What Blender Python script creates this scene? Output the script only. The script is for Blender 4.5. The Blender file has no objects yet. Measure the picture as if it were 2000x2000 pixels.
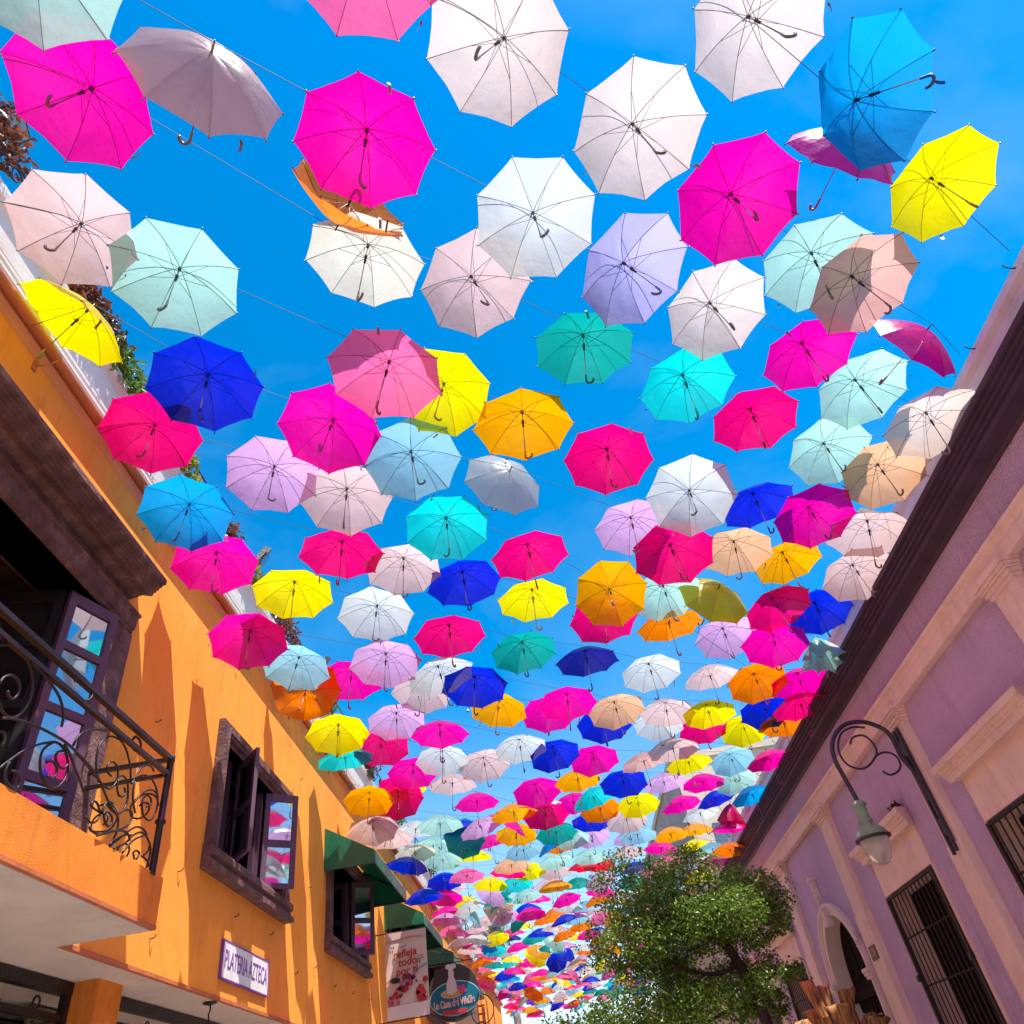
import bpy, math, random
from mathutils import Vector, Matrix
R = math.radians
S = bpy.context.scene
C = S.collection
# ---------------------------------------------------------------- camera
CAMZ = 1.6
_p, _r, _y = R(40.194), R(-10.417), R(2.295)
_F = Vector((math.cos(_p)*math.sin(_y), math.cos(_p)*math.cos(_y), math.sin(_p)))
_rt = Vector((math.cos(_y), -math.sin(_y), 0)); _up = _rt.cross(_F)
_RR = math.cos(_r)*_rt + math.sin(_r)*_up
_UU = -math.sin(_r)*_rt + math.cos(_r)*_up
cd = bpy.data.cameras.new('camera'); cd.sensor_width = 36; cd.lens = 1426.2/2000*36
cd.clip_start = .05; cd.clip_end = 3000
cam = bpy.data.objects.new('camera', cd); C.objects.link(cam)
m = Matrix((( _RR.x, _UU.x, -_F.x, 0), (_RR.y, _UU.y, -_F.y, 0), (_RR.z, _UU.z, -_F.z, CAMZ), (0, 0, 0, 1)))
cam.matrix_world = m
S.camera = cam
# ---------------------------------------------------------------- sky, sun, exposure
SUN = Vector((.33, -.30, 1.0)).normalized()
w = bpy.data.worlds.new('World'); S.world = w; w.use_nodes = True
nt = w.node_tree; bg = nt.nodes['Background']
sk = nt.nodes.new('ShaderNodeTexSky'); sk.sky_type = 'NISHITA'; sk.sun_disc = False
sk.sun_elevation = math.asin(SUN.z); sk.sun_rotation = math.atan2(SUN.x, SUN.y)
sk.air_density = 1.0; sk.dust_density = 1.0; sk.ozone_density = 3.0
hs = nt.nodes.new('ShaderNodeHueSaturation'); 
# deep polarised blue overhead, pale towards the horizon: saturation follows elevation all round
tg = nt.nodes.new('ShaderNodeTexCoord'); sx = nt.nodes.new('ShaderNodeSeparateXYZ'); nt.links.new(tg.outputs['Generated'], sx.inputs[0])
mr0 = nt.nodes.new('ShaderNodeMapRange'); mr0.inputs[1].default_value = .05; mr0.inputs[2].default_value = .6; mr0.inputs[3].default_value = .8; mr0.inputs[4].default_value = 1.75
nt.links.new(sx.outputs['Z'], mr0.inputs[0]); nt.links.new(mr0.outputs[0], hs.inputs['Saturation']); hs.inputs['Hue'].default_value = .491
nt.links.new(sk.outputs[0], hs.inputs['Color'])
# faint torn cirrus
mp0 = nt.nodes.new('ShaderNodeMapping'); mp0.inputs['Scale'].default_value = (1.0, 1.5, 1.6); mp0.inputs['Rotation'].default_value = (.2, .3, .6); nt.links.new(tg.outputs['Generated'], mp0.inputs[0])
no0 = nt.nodes.new('ShaderNodeTexNoise'); no0.inputs['Scale'].default_value = 1.7; no0.inputs['Detail'].default_value = 7; no0.inputs['Roughness'].default_value = .55; no0.inputs['Distortion'].default_value = .6; nt.links.new(mp0.outputs[0], no0.inputs['Vector'])
mr1 = nt.nodes.new('ShaderNodeMapRange'); mr1.inputs[1].default_value = .5; mr1.inputs[2].default_value = .8; mr1.inputs[3].default_value = 0; mr1.inputs[4].default_value = .16; nt.links.new(no0.outputs[0], mr1.inputs[0])
mx0 = nt.nodes.new('ShaderNodeMix'); mx0.data_type = 'RGBA'; nt.links.new(mr1.outputs[0], mx0.inputs[0]); nt.links.new(hs.outputs[0], mx0.inputs[6]); mx0.inputs[7].default_value = (3.2, 3.9, 4.8, 1)
nt.links.new(mx0.outputs[2], bg.inputs['Color'])
bg.inputs['Strength'].default_value = .14
sl = bpy.data.lights.new('sun', 'SUN'); sl.energy = 5.0; sl.angle = R(.5); sl.color = (1, .95, .87)
so = bpy.data.objects.new('sun', sl); C.objects.link(so)
so.rotation_euler = (-SUN).to_track_quat('-Z', 'Y').to_euler(); so.location = (10, -10, 30)
S.view_settings.view_transform = 'Standard'; S.view_settings.look = 'None'
S.view_settings.gamma = 1; S.view_settings.use_curve_mapping = False
S.view_settings.exposure = 1.0
S.render.engine = 'CYCLES'
# ---------------------------------------------------------------- tables: colour, kind, apex xyz, axis xyz, cord, label
UMB=[
('M','n',-2.247,1.743,7.450,0.112,0.177,0.978,3,'magenta umbrella, below mint green, above pale pink'),
('P','n',-1.244,1.467,6.878,0.566,-0.809,-0.156,2,'tipped pale pink umbrella, right of magenta, left of magenta'),
('M','n',-0.431,2.120,7.100,0.115,-0.107,0.988,2,'magenta umbrella, right of pale pink, left of cream white'),
('C','n',0.603,1.703,7.200,0.391,0.124,0.912,1,'tipped cream white umbrella, right of magenta, left of cream white'),
('C','n',1.511,2.383,7.216,-0.009,0.090,0.996,1,'cream white umbrella, right of white, left of magenta'),
('C','n',2.379,1.845,7.420,-0.021,0.091,0.996,0,'cream white umbrella, right of cream white, left of azure blue'),
('S','n',3.010,2.270,6.800,-0.233,0.503,0.832,0,'tipped azure blue umbrella, right of cream white, left of yellow'),
('M','n',3.377,2.724,7.320,0.291,-0.955,0.057,0,'tipped magenta umbrella, right of magenta, left of yellow'),
('Y','n',4.265,3.284,7.420,0.009,0.109,0.994,0,'yellow umbrella, below azure blue, above salmon'),
('P','n',-2.793,2.647,7.450,0.002,0.169,0.986,4,'pale pink umbrella, below magenta, above yellow'),
('T','n',-2.194,3.077,7.350,-0.033,0.099,0.995,4,'mint green umbrella, right of yellow, left of orange'),
('Y','n',-3.060,3.318,7.338,0.505,-0.064,0.861,5,'tipped yellow umbrella, below pale pink, above hot pink'),
('O','n',-0.834,2.892,7.350,-0.637,0.755,-0.156,3,'tipped orange umbrella, right of mint green, left of ivory'),
('F','n',-0.663,3.188,7.500,0.188,-0.173,0.967,3,'ivory umbrella, right of orange, left of pale pink'),
('P','n',0.162,3.579,7.420,-0.157,0.153,0.976,3,'pale pink umbrella, right of ivory, left of teal green'),
('W','n',0.716,2.937,7.159,0.045,0.207,0.977,2,'white umbrella, right of ivory, left of lavender blue'),
('V','n',1.472,3.504,7.158,-0.229,0.154,0.961,2,'lavender blue umbrella, right of white, left of cream white'),
('M','n',2.319,2.989,7.100,0.048,0.169,0.984,1,'magenta umbrella, below cream white, above cream white'),
('T','n',3.290,3.801,7.350,0.150,-0.019,0.988,1,'mint green umbrella, right of magenta, left of salmon'),
('Q','n',3.477,3.816,6.920,-0.043,0.145,0.989,1,'salmon umbrella, right of mint green, left of magenta'),
('C','n',2.389,4.192,7.360,-0.013,0.201,0.979,2,'cream white umbrella, right of lavender blue, left of magenta'),
('E','n',1.174,4.386,7.420,0.150,-0.095,0.984,3,'teal green umbrella, right of pale pink, left of turquoise'),
('A','n',2.234,5.082,7.420,0.051,0.021,0.998,3,'turquoise umbrella, right of hot pink, left of hot pink'),
('M','n',3.482,4.898,7.420,0.009,-0.012,1.000,2,'magenta umbrella, below salmon, above hot pink'),
('T','n',4.233,5.537,7.420,0.045,0.136,0.990,2,'mint green umbrella, right of magenta, left of cream white'),
('M','n',4.561,4.671,7.053,0.510,-0.851,0.127,1,'tipped magenta umbrella, below yellow, above cream white'),
('B','n',-2.386,4.148,7.350,-0.053,0.109,0.993,5,'royal blue umbrella, right of hot pink, left of magenta'),
('K','n',-3.060,4.581,7.277,-0.100,0.238,0.966,6,'hot pink umbrella, below yellow, above azure blue'),
('R','n',-0.648,3.892,6.800,0.177,0.059,0.982,4,'rose pink umbrella, right of lilac, left of yellow'),
('Y','n',-0.245,4.669,7.350,0.183,0.206,0.961,4,'yellow umbrella, right of rose pink, left of amber'),
('G','n',0.493,5.070,7.212,0.095,-0.008,0.995,4,'amber umbrella, right of yellow, left of hot pink'),
('M','n',-1.383,4.813,7.230,0.104,0.255,0.961,5,'magenta umbrella, right of lilac, left of light blue'),
('X','n',-0.710,5.318,7.140,-0.110,0.235,0.966,5,'light blue umbrella, right of pale pink, left of white'),
('P','n',-1.515,5.864,7.280,-0.006,0.220,0.976,6,'pale pink umbrella, right of lilac, left of light blue'),
('L','n',-2.164,5.377,7.294,-0.049,0.243,0.969,6,'lilac umbrella, right of azure blue, left of magenta'),
('S','n',-3.060,5.475,7.025,-0.055,0.270,0.961,7,'azure blue umbrella, below hot pink, above magenta'),
('W','n',0.305,6.079,7.358,0.428,-0.904,0.017,5,'tipped white umbrella, right of turquoise, left of hot pink'),
('A','n',-0.516,6.613,7.278,-0.004,0.203,0.979,6,'turquoise umbrella, right of pale pink, left of white'),
('K','n',1.380,5.735,7.147,0.143,0.144,0.979,4,'hot pink umbrella, right of amber, left of white'),
('K','n',3.082,5.737,7.420,0.101,0.009,0.995,3,'hot pink umbrella, right of turquoise, left of mint green'),
('T','n',4.122,6.503,7.420,0.112,0.252,0.961,3,'mint green umbrella, right of hot pink, left of peach'),
('C','n',4.668,5.494,6.722,0.149,0.095,0.984,2,'cream white umbrella, below magenta, above peach'),
('H','n',4.580,6.506,6.962,0.136,0.240,0.961,3,'peach umbrella, below cream white, above pale pink'),
('M','n',3.850,7.028,6.900,0.098,0.227,0.969,4,'magenta umbrella, right of royal blue, left of pale pink'),
('T','n',-2.037,0.872,7.025,-0.264,-0.078,0.961,2,'mint green umbrella high overhead by the orange house, left of pale pink'),
('R','n',-0.203,1.097,7.307,0.035,-0.115,0.993,1,'rose pink umbrella, right of pale pink, left of cream white'),
('M','n',-3.060,6.228,6.962,-0.087,0.159,0.984,8,'magenta umbrella, below azure blue, above magenta'),
('Y','n',-2.561,7.380,7.273,0.006,0.073,0.997,8,'yellow umbrella, right of magenta, left of hot pink'),
('K','n',-1.806,6.795,7.317,0.050,0.020,0.999,7,'hot pink umbrella, below pale pink, above white'),
('P','n',-1.158,7.281,7.301,0.032,0.073,0.997,7,'pale pink umbrella, right of hot pink, left of turquoise'),
('W','n',-1.661,8.054,7.180,0.050,0.271,0.961,8,'white umbrella, right of yellow, left of hot pink'),
('M','n',-3.060,7.372,6.639,-0.083,0.263,0.961,9,'magenta umbrella, below yellow, above orange'),
('X','n',-2.839,8.563,6.900,0.120,0.248,0.961,10,'light blue umbrella, below yellow, above orange'),
('O','i',-3.060,9.611,6.972,-0.101,0.623,0.776,11,'orange umbrella blown inside out, below light blue, above yellow'),
('L','n',-1.712,8.822,6.900,0.018,0.232,0.973,9,'lilac umbrella, right of magenta, left of pale pink'),
('M','n',-2.408,9.698,7.250,0.032,0.142,0.989,10,'magenta umbrella, right of orange, left of lilac'),
('Y','n',-2.897,10.828,6.950,-0.036,0.273,0.961,12,'yellow umbrella, below orange, above turquoise'),
('A','n',-3.060,11.843,6.977,-0.078,-0.083,0.993,12,'turquoise umbrella, below yellow, above amber'),
('L','n',-2.038,11.221,7.187,-0.034,0.223,0.974,11,'lilac umbrella, right of yellow, left of magenta'),
('K','n',-2.469,12.048,7.175,-0.010,0.275,0.961,12,'hot pink umbrella, right of turquoise, left of magenta'),
('K','n',0.409,7.307,7.227,-0.025,0.003,1.000,6,'hot pink umbrella, right of royal blue, left of amber'),
('B','n',-0.475,7.794,7.314,-0.037,0.066,0.997,7,'royal blue umbrella, right of pale pink, left of hot pink'),
('Y','n',0.417,8.463,7.323,0.050,0.039,0.998,7,'yellow umbrella, right of royal blue, left of hot pink'),
('G','n',1.436,8.279,7.000,0.088,0.596,0.798,6,'tipped amber umbrella, right of yellow, left of mint green'),
('K','n',1.415,9.299,7.320,0.055,0.270,0.961,7,'hot pink umbrella, right of yellow, left of orange'),
('K','n',-0.799,8.701,7.113,-0.008,0.084,0.996,8,'hot pink umbrella, right of lilac, left of teal green'),
('E','n',0.179,9.434,7.083,-0.011,0.172,0.985,8,'teal green umbrella, right of royal blue, left of navy'),
('N','n',1.136,10.152,7.182,0.027,-0.068,0.997,8,'navy umbrella, right of teal green, left of white'),
('W','n',-1.083,9.402,6.900,-0.178,0.048,0.983,9,'white umbrella, right of lilac, left of royal blue'),
('B','n',-0.594,9.770,6.834,0.089,0.198,0.976,9,'royal blue umbrella, right of white, left of amber'),
('G','n',-0.325,11.356,7.171,0.201,0.188,0.961,10,'amber umbrella, right of royal blue, left of magenta'),
('P','n',-1.477,10.678,7.350,0.129,0.244,0.961,10,'pale pink umbrella, right of lilac, left of royal blue'),
('M','n',0.784,11.038,6.936,0.085,0.138,0.987,9,'magenta umbrella, right of magenta, left of royal blue'),
('M','n',0.482,11.962,7.220,0.112,0.252,0.961,10,'magenta umbrella, right of amber, above royal blue'),
('H','n',1.587,11.640,6.944,-0.008,0.179,0.984,9,'peach umbrella, right of magenta, left of white'),
('B','n',1.466,12.699,7.187,0.075,0.265,0.961,10,'royal blue umbrella, right of magenta, left of salmon'),
('M','n',-1.395,11.704,7.087,0.045,0.030,0.999,11,'magenta umbrella, right of lilac, left of pale pink'),
('W','n',2.314,6.420,6.950,0.183,0.467,0.865,4,'tipped white umbrella, right of lilac, left of royal blue'),
('B','n',3.373,7.230,7.407,-0.006,-0.066,0.998,4,'royal blue umbrella, below hot pink, above peach'),
('L','n',1.734,7.124,7.250,0.087,0.144,0.986,5,'lilac umbrella, right of hot pink, left of hot pink'),
('P','n',4.580,7.265,6.731,0.267,-0.068,0.961,3,'pale pink umbrella, below peach, above pale pink'),
('P','n',4.580,8.076,6.641,0.062,0.257,0.964,4,'pale pink umbrella, below pale pink, above royal blue'),
('K','n',2.137,7.271,6.850,0.084,0.262,0.961,5,'hot pink umbrella, right of lilac, left of peach'),
('H','n',3.284,8.223,7.420,0.176,0.101,0.979,5,'peach umbrella, right of hot pink, left of amber'),
('G','n',4.071,8.686,7.420,0.006,0.076,0.997,5,'amber umbrella, right of peach, left of pale pink'),
('T','n',2.257,8.693,7.187,0.048,0.206,0.977,6,'mint green umbrella, right of amber, left of olive yellow'),
('D','n',2.945,8.548,6.900,0.303,-0.921,0.244,6,'tipped olive yellow umbrella, right of mint green, left of hot pink'),
('O','n',2.376,9.503,7.200,0.004,-0.073,0.997,7,'orange umbrella, right of amber, left of lilac'),
('L','n',3.433,10.486,7.350,0.064,0.268,0.961,6,'lilac umbrella, right of orange, left of magenta'),
('K','n',3.791,9.029,6.900,-0.062,0.157,0.986,5,'hot pink umbrella, right of olive yellow, left of royal blue'),
('B','n',4.580,9.525,6.993,0.143,0.236,0.961,5,'royal blue umbrella, below pale pink, above mint green'),
('M','n',3.962,9.971,6.824,0.195,0.195,0.961,6,'magenta umbrella, right of lilac, left of mint green'),
('T','c',4.631,10.122,6.704,0.205,0.184,0.961,6,'half closed mint green umbrella, below royal blue, above magenta'),
('W','n',2.202,10.952,7.189,0.026,0.140,0.990,8,'white umbrella, right of navy, left of pale pink'),
('P','n',3.358,11.819,7.358,-0.018,-0.067,0.998,8,'pale pink umbrella, right of pale pink, left of orange'),
('O','n',3.882,11.189,6.820,0.061,0.269,0.961,7,'orange umbrella, right of pale pink, left of magenta'),
('M','n',4.580,11.200,6.714,0.098,0.063,0.993,7,'magenta umbrella, below mint green, above hot pink'),
('K','n',4.588,11.625,6.493,-0.008,-0.021,1.000,8,'hot pink umbrella, below magenta, above orange'),
('P','n',2.579,12.384,7.099,0.119,0.093,0.989,9,'pale pink umbrella, right of peach, left of hot pink'),
('W','n',2.591,13.543,7.354,0.165,0.221,0.961,10,'white umbrella, right of peach, left of hot pink'),
('Y','n',3.259,12.284,6.900,0.066,0.086,0.994,9,'yellow umbrella, right of pale pink, left of yellow'),
('K','n',3.497,14.031,7.350,0.055,0.270,0.961,9,'hot pink umbrella, right of pale pink, left of yellow'),
('B','n',4.343,12.621,6.900,0.103,0.256,0.961,8,'royal blue umbrella, right of yellow, left of orange'),
('Y','n',4.333,14.208,7.250,0.058,0.270,0.961,9,'yellow umbrella, right of yellow, left of royal blue'),
('O','n',4.630,12.745,6.660,0.134,-0.015,0.991,9,'orange umbrella, below hot pink, above magenta'),
('Q','n',2.251,14.438,7.032,-0.053,-0.076,0.996,11,'salmon umbrella, right of magenta, left of pale pink'),
('Y','n',3.286,15.215,7.144,0.011,0.016,1.000,11,'yellow umbrella, right of pale pink, left of light blue'),
('X','n',4.388,16.041,7.311,0.012,0.275,0.961,11,'light blue umbrella, below yellow, above mint green'),
('M','n',4.580,14.154,6.561,-0.024,-0.004,1.000,10,'magenta umbrella, below yellow, above azure blue'),
('B','n',1.874,15.306,6.988,0.054,0.270,0.961,12,'royal blue umbrella, right of turquoise, left of lilac'),
('L','n',2.816,16.012,7.092,0.017,0.044,0.999,12,'lilac umbrella, right of yellow, left of yellow'),
('M','n',3.812,16.759,7.202,0.073,0.014,0.997,12,'magenta umbrella, right of magenta, left of mint green'),
('T','n',4.580,17.087,7.219,-0.046,0.272,0.961,12,'mint green umbrella, right of royal blue, left of azure blue'),
('S','n',4.580,16.136,6.563,-0.112,0.044,0.993,12,'azure blue umbrella, below light blue, above magenta'),
('Y','n',2.258,16.744,6.954,0.035,0.273,0.961,13,'yellow umbrella, right of orange, left of lilac'),
('M','n',3.304,17.528,7.048,-0.095,-0.011,0.995,13,'magenta umbrella, right of yellow, left of white'),
('B','n',4.294,18.270,7.265,-0.156,0.000,0.988,13,'royal blue umbrella, right of white, left of hot pink'),
('W','n',4.041,19.231,7.267,-0.073,0.020,0.997,14,'white umbrella, right of magenta, left of royal blue'),
('K','c',4.580,18.132,6.891,0.224,-0.004,0.975,13,'half closed hot pink umbrella, right of royal blue, left of azure blue'),
('M','n',4.580,18.748,6.688,0.088,-0.139,0.986,14,'magenta umbrella, right of white, above orange'),
('P','n',2.035,17.726,6.957,0.026,0.274,0.961,14,'pale pink umbrella, right of orange, left of magenta'),
('L','n',2.295,20.221,7.251,-0.026,0.060,0.998,16,'lilac umbrella, right of lilac, left of light blue'),
('G','n',3.293,19.820,7.048,-0.008,0.031,0.999,15,'amber umbrella, right of light blue, left of amber'),
('G','n',4.028,20.371,7.203,0.010,-0.101,0.995,15,'amber umbrella, right of amber, left of magenta'),
('P','n',2.305,21.379,7.201,0.056,-0.081,0.995,17,'pale pink umbrella, right of red, left of magenta'),
('M','n',3.149,20.862,7.028,0.187,-0.051,0.981,16,'magenta umbrella, right of light blue, left of lavender blue'),
('Y','n',4.308,22.132,7.259,0.061,0.000,0.998,16,'yellow umbrella, right of amber, left of light blue'),
('X','n',4.580,21.416,6.926,0.098,-0.062,0.993,16,'light blue umbrella, right of yellow, left of orange'),
('O','n',4.655,19.772,6.448,0.100,-0.013,0.995,16,'orange umbrella, right of light blue, above royal blue'),
('M','n',4.580,21.431,6.601,0.133,0.066,0.989,17,'magenta umbrella, right of yellow, left of orange'),
('B','n',2.556,22.717,7.098,0.013,-0.073,0.997,18,'royal blue umbrella, right of red, left of magenta'),
('R','n',3.439,22.230,6.970,0.074,0.045,0.996,17,'rose pink umbrella, right of royal blue, left of lavender blue'),
('V','n',4.111,22.733,6.996,0.171,-0.040,0.985,17,'lavender blue umbrella, right of rose pink, left of magenta'),
('W','n',-0.106,12.671,7.000,-0.001,0.130,0.992,11,'white umbrella, right of pale pink, left of royal blue'),
('B','n',0.488,13.116,6.943,-0.033,0.242,0.970,11,'royal blue umbrella, below magenta, above amber'),
('M','n',1.227,13.670,6.940,0.018,0.267,0.964,11,'magenta umbrella, right of royal blue, left of royal blue'),
('G','n',0.911,14.583,6.946,0.035,0.032,0.999,12,'amber umbrella, right of magenta, left of royal blue'),
('M','n',0.071,15.103,7.040,-0.009,0.275,0.961,13,'magenta umbrella, below royal blue, above white'),
('M','n',-1.183,15.313,7.103,0.020,0.015,1.000,14,'magenta umbrella, right of pale pink, left of amber'),
('G','n',-0.472,15.725,6.904,0.011,-0.037,0.999,14,'amber umbrella, right of lilac, left of white'),
('W','n',0.079,16.495,7.185,-0.067,-0.026,0.997,14,'white umbrella, right of amber, left of magenta'),
('K','n',0.185,16.217,6.890,0.013,0.275,0.961,14,'hot pink umbrella, right of amber, left of magenta'),
('M','n',0.867,16.850,7.270,0.039,0.099,0.994,14,'magenta umbrella, right of hot pink, left of turquoise'),
('B','n',1.271,18.303,7.243,0.103,0.111,0.988,15,'royal blue umbrella, right of mint green, left of pale pink'),
('O','n',1.445,17.284,7.152,-0.012,0.275,0.961,14,'orange umbrella, right of magenta, left of pale pink'),
('M','n',-0.570,16.922,7.035,0.628,-0.181,0.757,15,'tipped magenta umbrella, right of magenta, left of white'),
('G','n',-0.540,18.095,7.178,0.084,0.240,0.967,16,'amber umbrella, right of magenta, left of hot pink'),
('S','n',0.242,18.543,6.913,-0.353,-0.219,0.910,16,'tipped azure blue umbrella, right of light blue, left of orange'),
('T','n',0.747,19.060,7.158,0.068,0.237,0.969,16,'mint green umbrella, right of orange, left of lilac'),
('L','n',1.279,19.591,7.255,-0.025,0.275,0.961,16,'lilac umbrella, right of mint green, left of lilac'),
('T','n',1.210,20.558,7.042,0.078,0.070,0.994,17,'mint green umbrella, right of mint green, left of red'),
('H','n',-0.849,20.163,7.057,0.017,0.072,0.997,18,'peach umbrella, right of yellow, left of yellow'),
('K','n',-0.966,21.068,7.153,0.181,-0.034,0.983,19,'hot pink umbrella, right of yellow, left of yellow'),
('Y','n',-0.445,21.773,7.250,-0.067,0.190,0.980,19,'yellow umbrella, right of turquoise, left of pale pink'),
('P','n',0.255,22.142,7.233,0.024,0.097,0.995,19,'pale pink umbrella, below azure blue, above pale pink'),
('Z','n',1.065,21.446,7.034,0.092,-0.120,0.988,18,'red umbrella, right of pale pink, left of red'),
('Z','n',1.524,22.092,7.213,0.180,0.131,0.975,18,'red umbrella, right of mint green, left of pale pink'),
('P','n',0.085,23.164,7.173,0.016,0.070,0.997,20,'pale pink umbrella, below pale pink, above magenta'),
('E','n',0.867,23.750,7.190,0.012,-0.085,0.996,20,'teal green umbrella, right of pale pink, left of lilac'),
('R','n',-2.046,20.416,7.054,-0.009,0.031,0.999,19,'rose pink umbrella, right of royal blue, left of yellow'),
('Y','n',-1.546,21.940,7.137,0.117,0.075,0.990,20,'yellow umbrella, right of rose pink, left of hot pink'),
('P','n',-0.820,13.285,7.032,-0.062,0.269,0.961,12,'pale pink umbrella, below amber, above magenta'),
('A','n',-0.895,22.429,7.151,0.006,0.143,0.990,20,'turquoise umbrella, right of yellow, left of yellow'),
('T','n',-0.685,23.736,7.083,-0.078,0.081,0.994,21,'mint green umbrella, right of teal green, left of pale pink'),
('W','n',-1.505,12.771,7.063,0.058,0.209,0.976,12,'white umbrella, below magenta, above pale pink'),
('P','n',-1.496,13.928,7.044,0.074,-0.020,0.997,13,'pale pink umbrella, right of magenta, left of magenta'),
('M','n',-2.162,13.429,7.174,-0.015,0.275,0.961,13,'magenta umbrella, right of hot pink, left of white'),
('K','n',-2.611,14.242,7.012,-0.117,0.658,0.744,14,'tipped hot pink umbrella, right of amber, left of mint green'),
('Y','n',-2.595,14.601,7.328,-0.110,-0.055,0.992,14,'yellow umbrella, right of amber, left of mint green'),
('G','n',-3.024,13.570,6.847,0.013,0.275,0.961,14,'amber umbrella, below turquoise, above pale pink'),
('P','n',-3.085,14.084,6.494,-0.059,0.269,0.961,16,'pale pink umbrella, below amber, above royal blue'),
('P','n',-3.060,15.625,6.777,0.015,0.033,0.999,16,'pale pink umbrella, below hot pink, above royal blue'),
('W','n',-2.664,16.502,7.156,0.098,-0.064,0.993,16,'white umbrella, right of pale pink, left of mint green'),
('T','n',-2.043,15.818,6.951,0.000,0.041,0.999,15,'mint green umbrella, right of white, left of royal blue'),
('B','n',-1.698,17.226,7.245,-0.009,-0.132,0.991,16,'royal blue umbrella, right of mint green, left of lilac'),
('E','n',-1.667,17.250,6.965,0.248,-0.954,0.169,16,'tipped teal green umbrella, right of mint green, left of magenta'),
('T','n',-2.501,17.916,7.178,0.044,0.126,0.991,17,'mint green umbrella, right of ivory, left of teal green'),
('Y','n',-1.735,19.498,7.252,0.106,-0.097,0.990,18,'yellow umbrella, right of mint green, left of magenta'),
('F','n',-2.854,17.363,6.936,-0.027,0.014,1.000,17,'ivory umbrella, right of pale pink, left of mint green'),
('B','n',-3.060,17.710,6.788,0.211,0.052,0.976,18,'royal blue umbrella, below ivory, above royal blue'),
('T','n',-2.438,18.972,7.121,0.012,0.164,0.986,18,'mint green umbrella, right of ivory, left of rose pink'),
('B','n',-2.706,21.070,7.191,-0.008,0.189,0.982,20,'royal blue umbrella, right of royal blue, left of rose pink'),
('B','n',-3.060,19.554,6.534,-0.065,-0.045,0.997,21,'royal blue umbrella, below royal blue, above lilac'),
('M','n',-2.766,21.641,6.926,0.076,0.149,0.986,21,'magenta umbrella, below royal blue, above magenta'),
('Y','n',-2.533,24.231,7.319,0.059,0.027,0.998,22,'yellow umbrella, right of magenta, left of yellow'),
('W','n',-2.375,23.243,6.930,-0.181,-0.071,0.981,22,'white umbrella, below yellow, above light blue'),
('E','n',-1.552,23.873,7.108,-0.567,-0.161,0.808,22,'tipped teal green umbrella, right of light blue, left of teal green'),
('M','n',-3.039,23.888,7.064,0.052,-0.030,0.998,23,'magenta umbrella, below magenta, above lilac'),
('L','n',-3.060,23.571,6.811,0.073,0.008,0.997,24,'lilac umbrella, below magenta, above rose pink'),
('X','n',-2.340,24.795,7.011,0.765,0.063,0.641,23,'tipped light blue umbrella, right of rose pink, left of pale pink'),
('H','n',-1.619,25.527,7.207,0.081,0.814,0.575,23,'tipped peach umbrella, right of pale pink, left of royal blue'),
('P','n',-2.174,26.070,7.083,-0.040,-0.020,0.999,24,'pale pink umbrella, right of light blue, left of peach'),
('L','n',-1.500,25.228,6.946,-0.131,0.155,0.979,23,'lilac umbrella, below peach, above magenta'),
('R','n',-3.060,25.037,6.754,0.153,-0.019,0.988,25,'rose pink umbrella, below lilac, above pale pink'),
('P','n',-2.595,27.325,7.157,-0.051,-0.130,0.990,25,'pale pink umbrella, right of rose pink, left of pale pink'),
('M','n',-3.017,28.841,7.234,-0.516,-0.582,0.629,26,'tipped magenta umbrella, right of pale pink, left of white'),
('W','n',-2.536,27.210,6.844,0.205,0.023,0.978,26,'white umbrella, right of magenta, left of azure blue'),
('P','n',-3.060,26.009,6.577,-0.066,-0.207,0.976,27,'pale pink umbrella, below rose pink, above yellow'),
('P','n',-3.060,29.702,7.016,0.149,0.020,0.989,28,'pale pink umbrella, right of pale pink, left of magenta'),
('S','c',-2.409,29.343,7.105,0.033,-0.678,0.735,27,'half closed azure blue umbrella, right of white, left of yellow'),
('Y','n',-2.035,28.252,6.977,-0.094,0.204,0.974,26,'yellow umbrella, right of azure blue, left of navy'),
('M','n',-2.596,31.503,7.166,0.418,-0.474,0.775,29,'tipped magenta umbrella, right of pale pink, left of turquoise'),
('Y','n',-1.115,28.014,7.131,-0.017,-0.204,0.979,25,'yellow umbrella, right of magenta, left of teal green'),
('M','n',-1.519,29.076,7.196,-0.014,-0.164,0.986,26,'magenta umbrella, right of yellow, left of yellow'),
('N','n',-1.672,29.896,7.191,0.055,-0.200,0.978,27,'navy umbrella, right of yellow, left of yellow'),
('W','n',-1.880,32.040,7.171,-0.096,0.129,0.987,29,'white umbrella, right of turquoise, left of magenta'),
('Y','n',-1.805,33.246,7.055,0.161,-0.116,0.980,30,'yellow umbrella, right of teal green, left of magenta'),
('O','n',-2.929,32.149,7.001,-0.158,0.091,0.983,30,'orange umbrella, right of pale pink, left of pale pink'),
('P','n',-2.677,32.844,7.125,0.089,-0.104,0.991,30,'pale pink umbrella, right of orange, left of white'),
('R','n',-2.991,34.657,7.141,-0.069,-0.069,0.995,32,'rose pink umbrella, right of pale pink, left of teal green'),
('Y','n',-3.060,35.111,6.961,-0.126,-0.071,0.990,33,'yellow umbrella, below rose pink, above rose pink'),
('R','n',-3.060,35.148,6.712,0.343,0.394,0.853,35,'tipped rose pink umbrella, right of magenta, left of orange'),
('M','n',-3.172,32.869,6.375,0.200,-0.009,0.980,35,'magenta umbrella, left of rose pink, below yellow'),
('E','n',-1.532,24.615,7.268,-0.014,-0.098,0.995,22,'teal green umbrella, right of teal green, left of mint green'),
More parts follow.
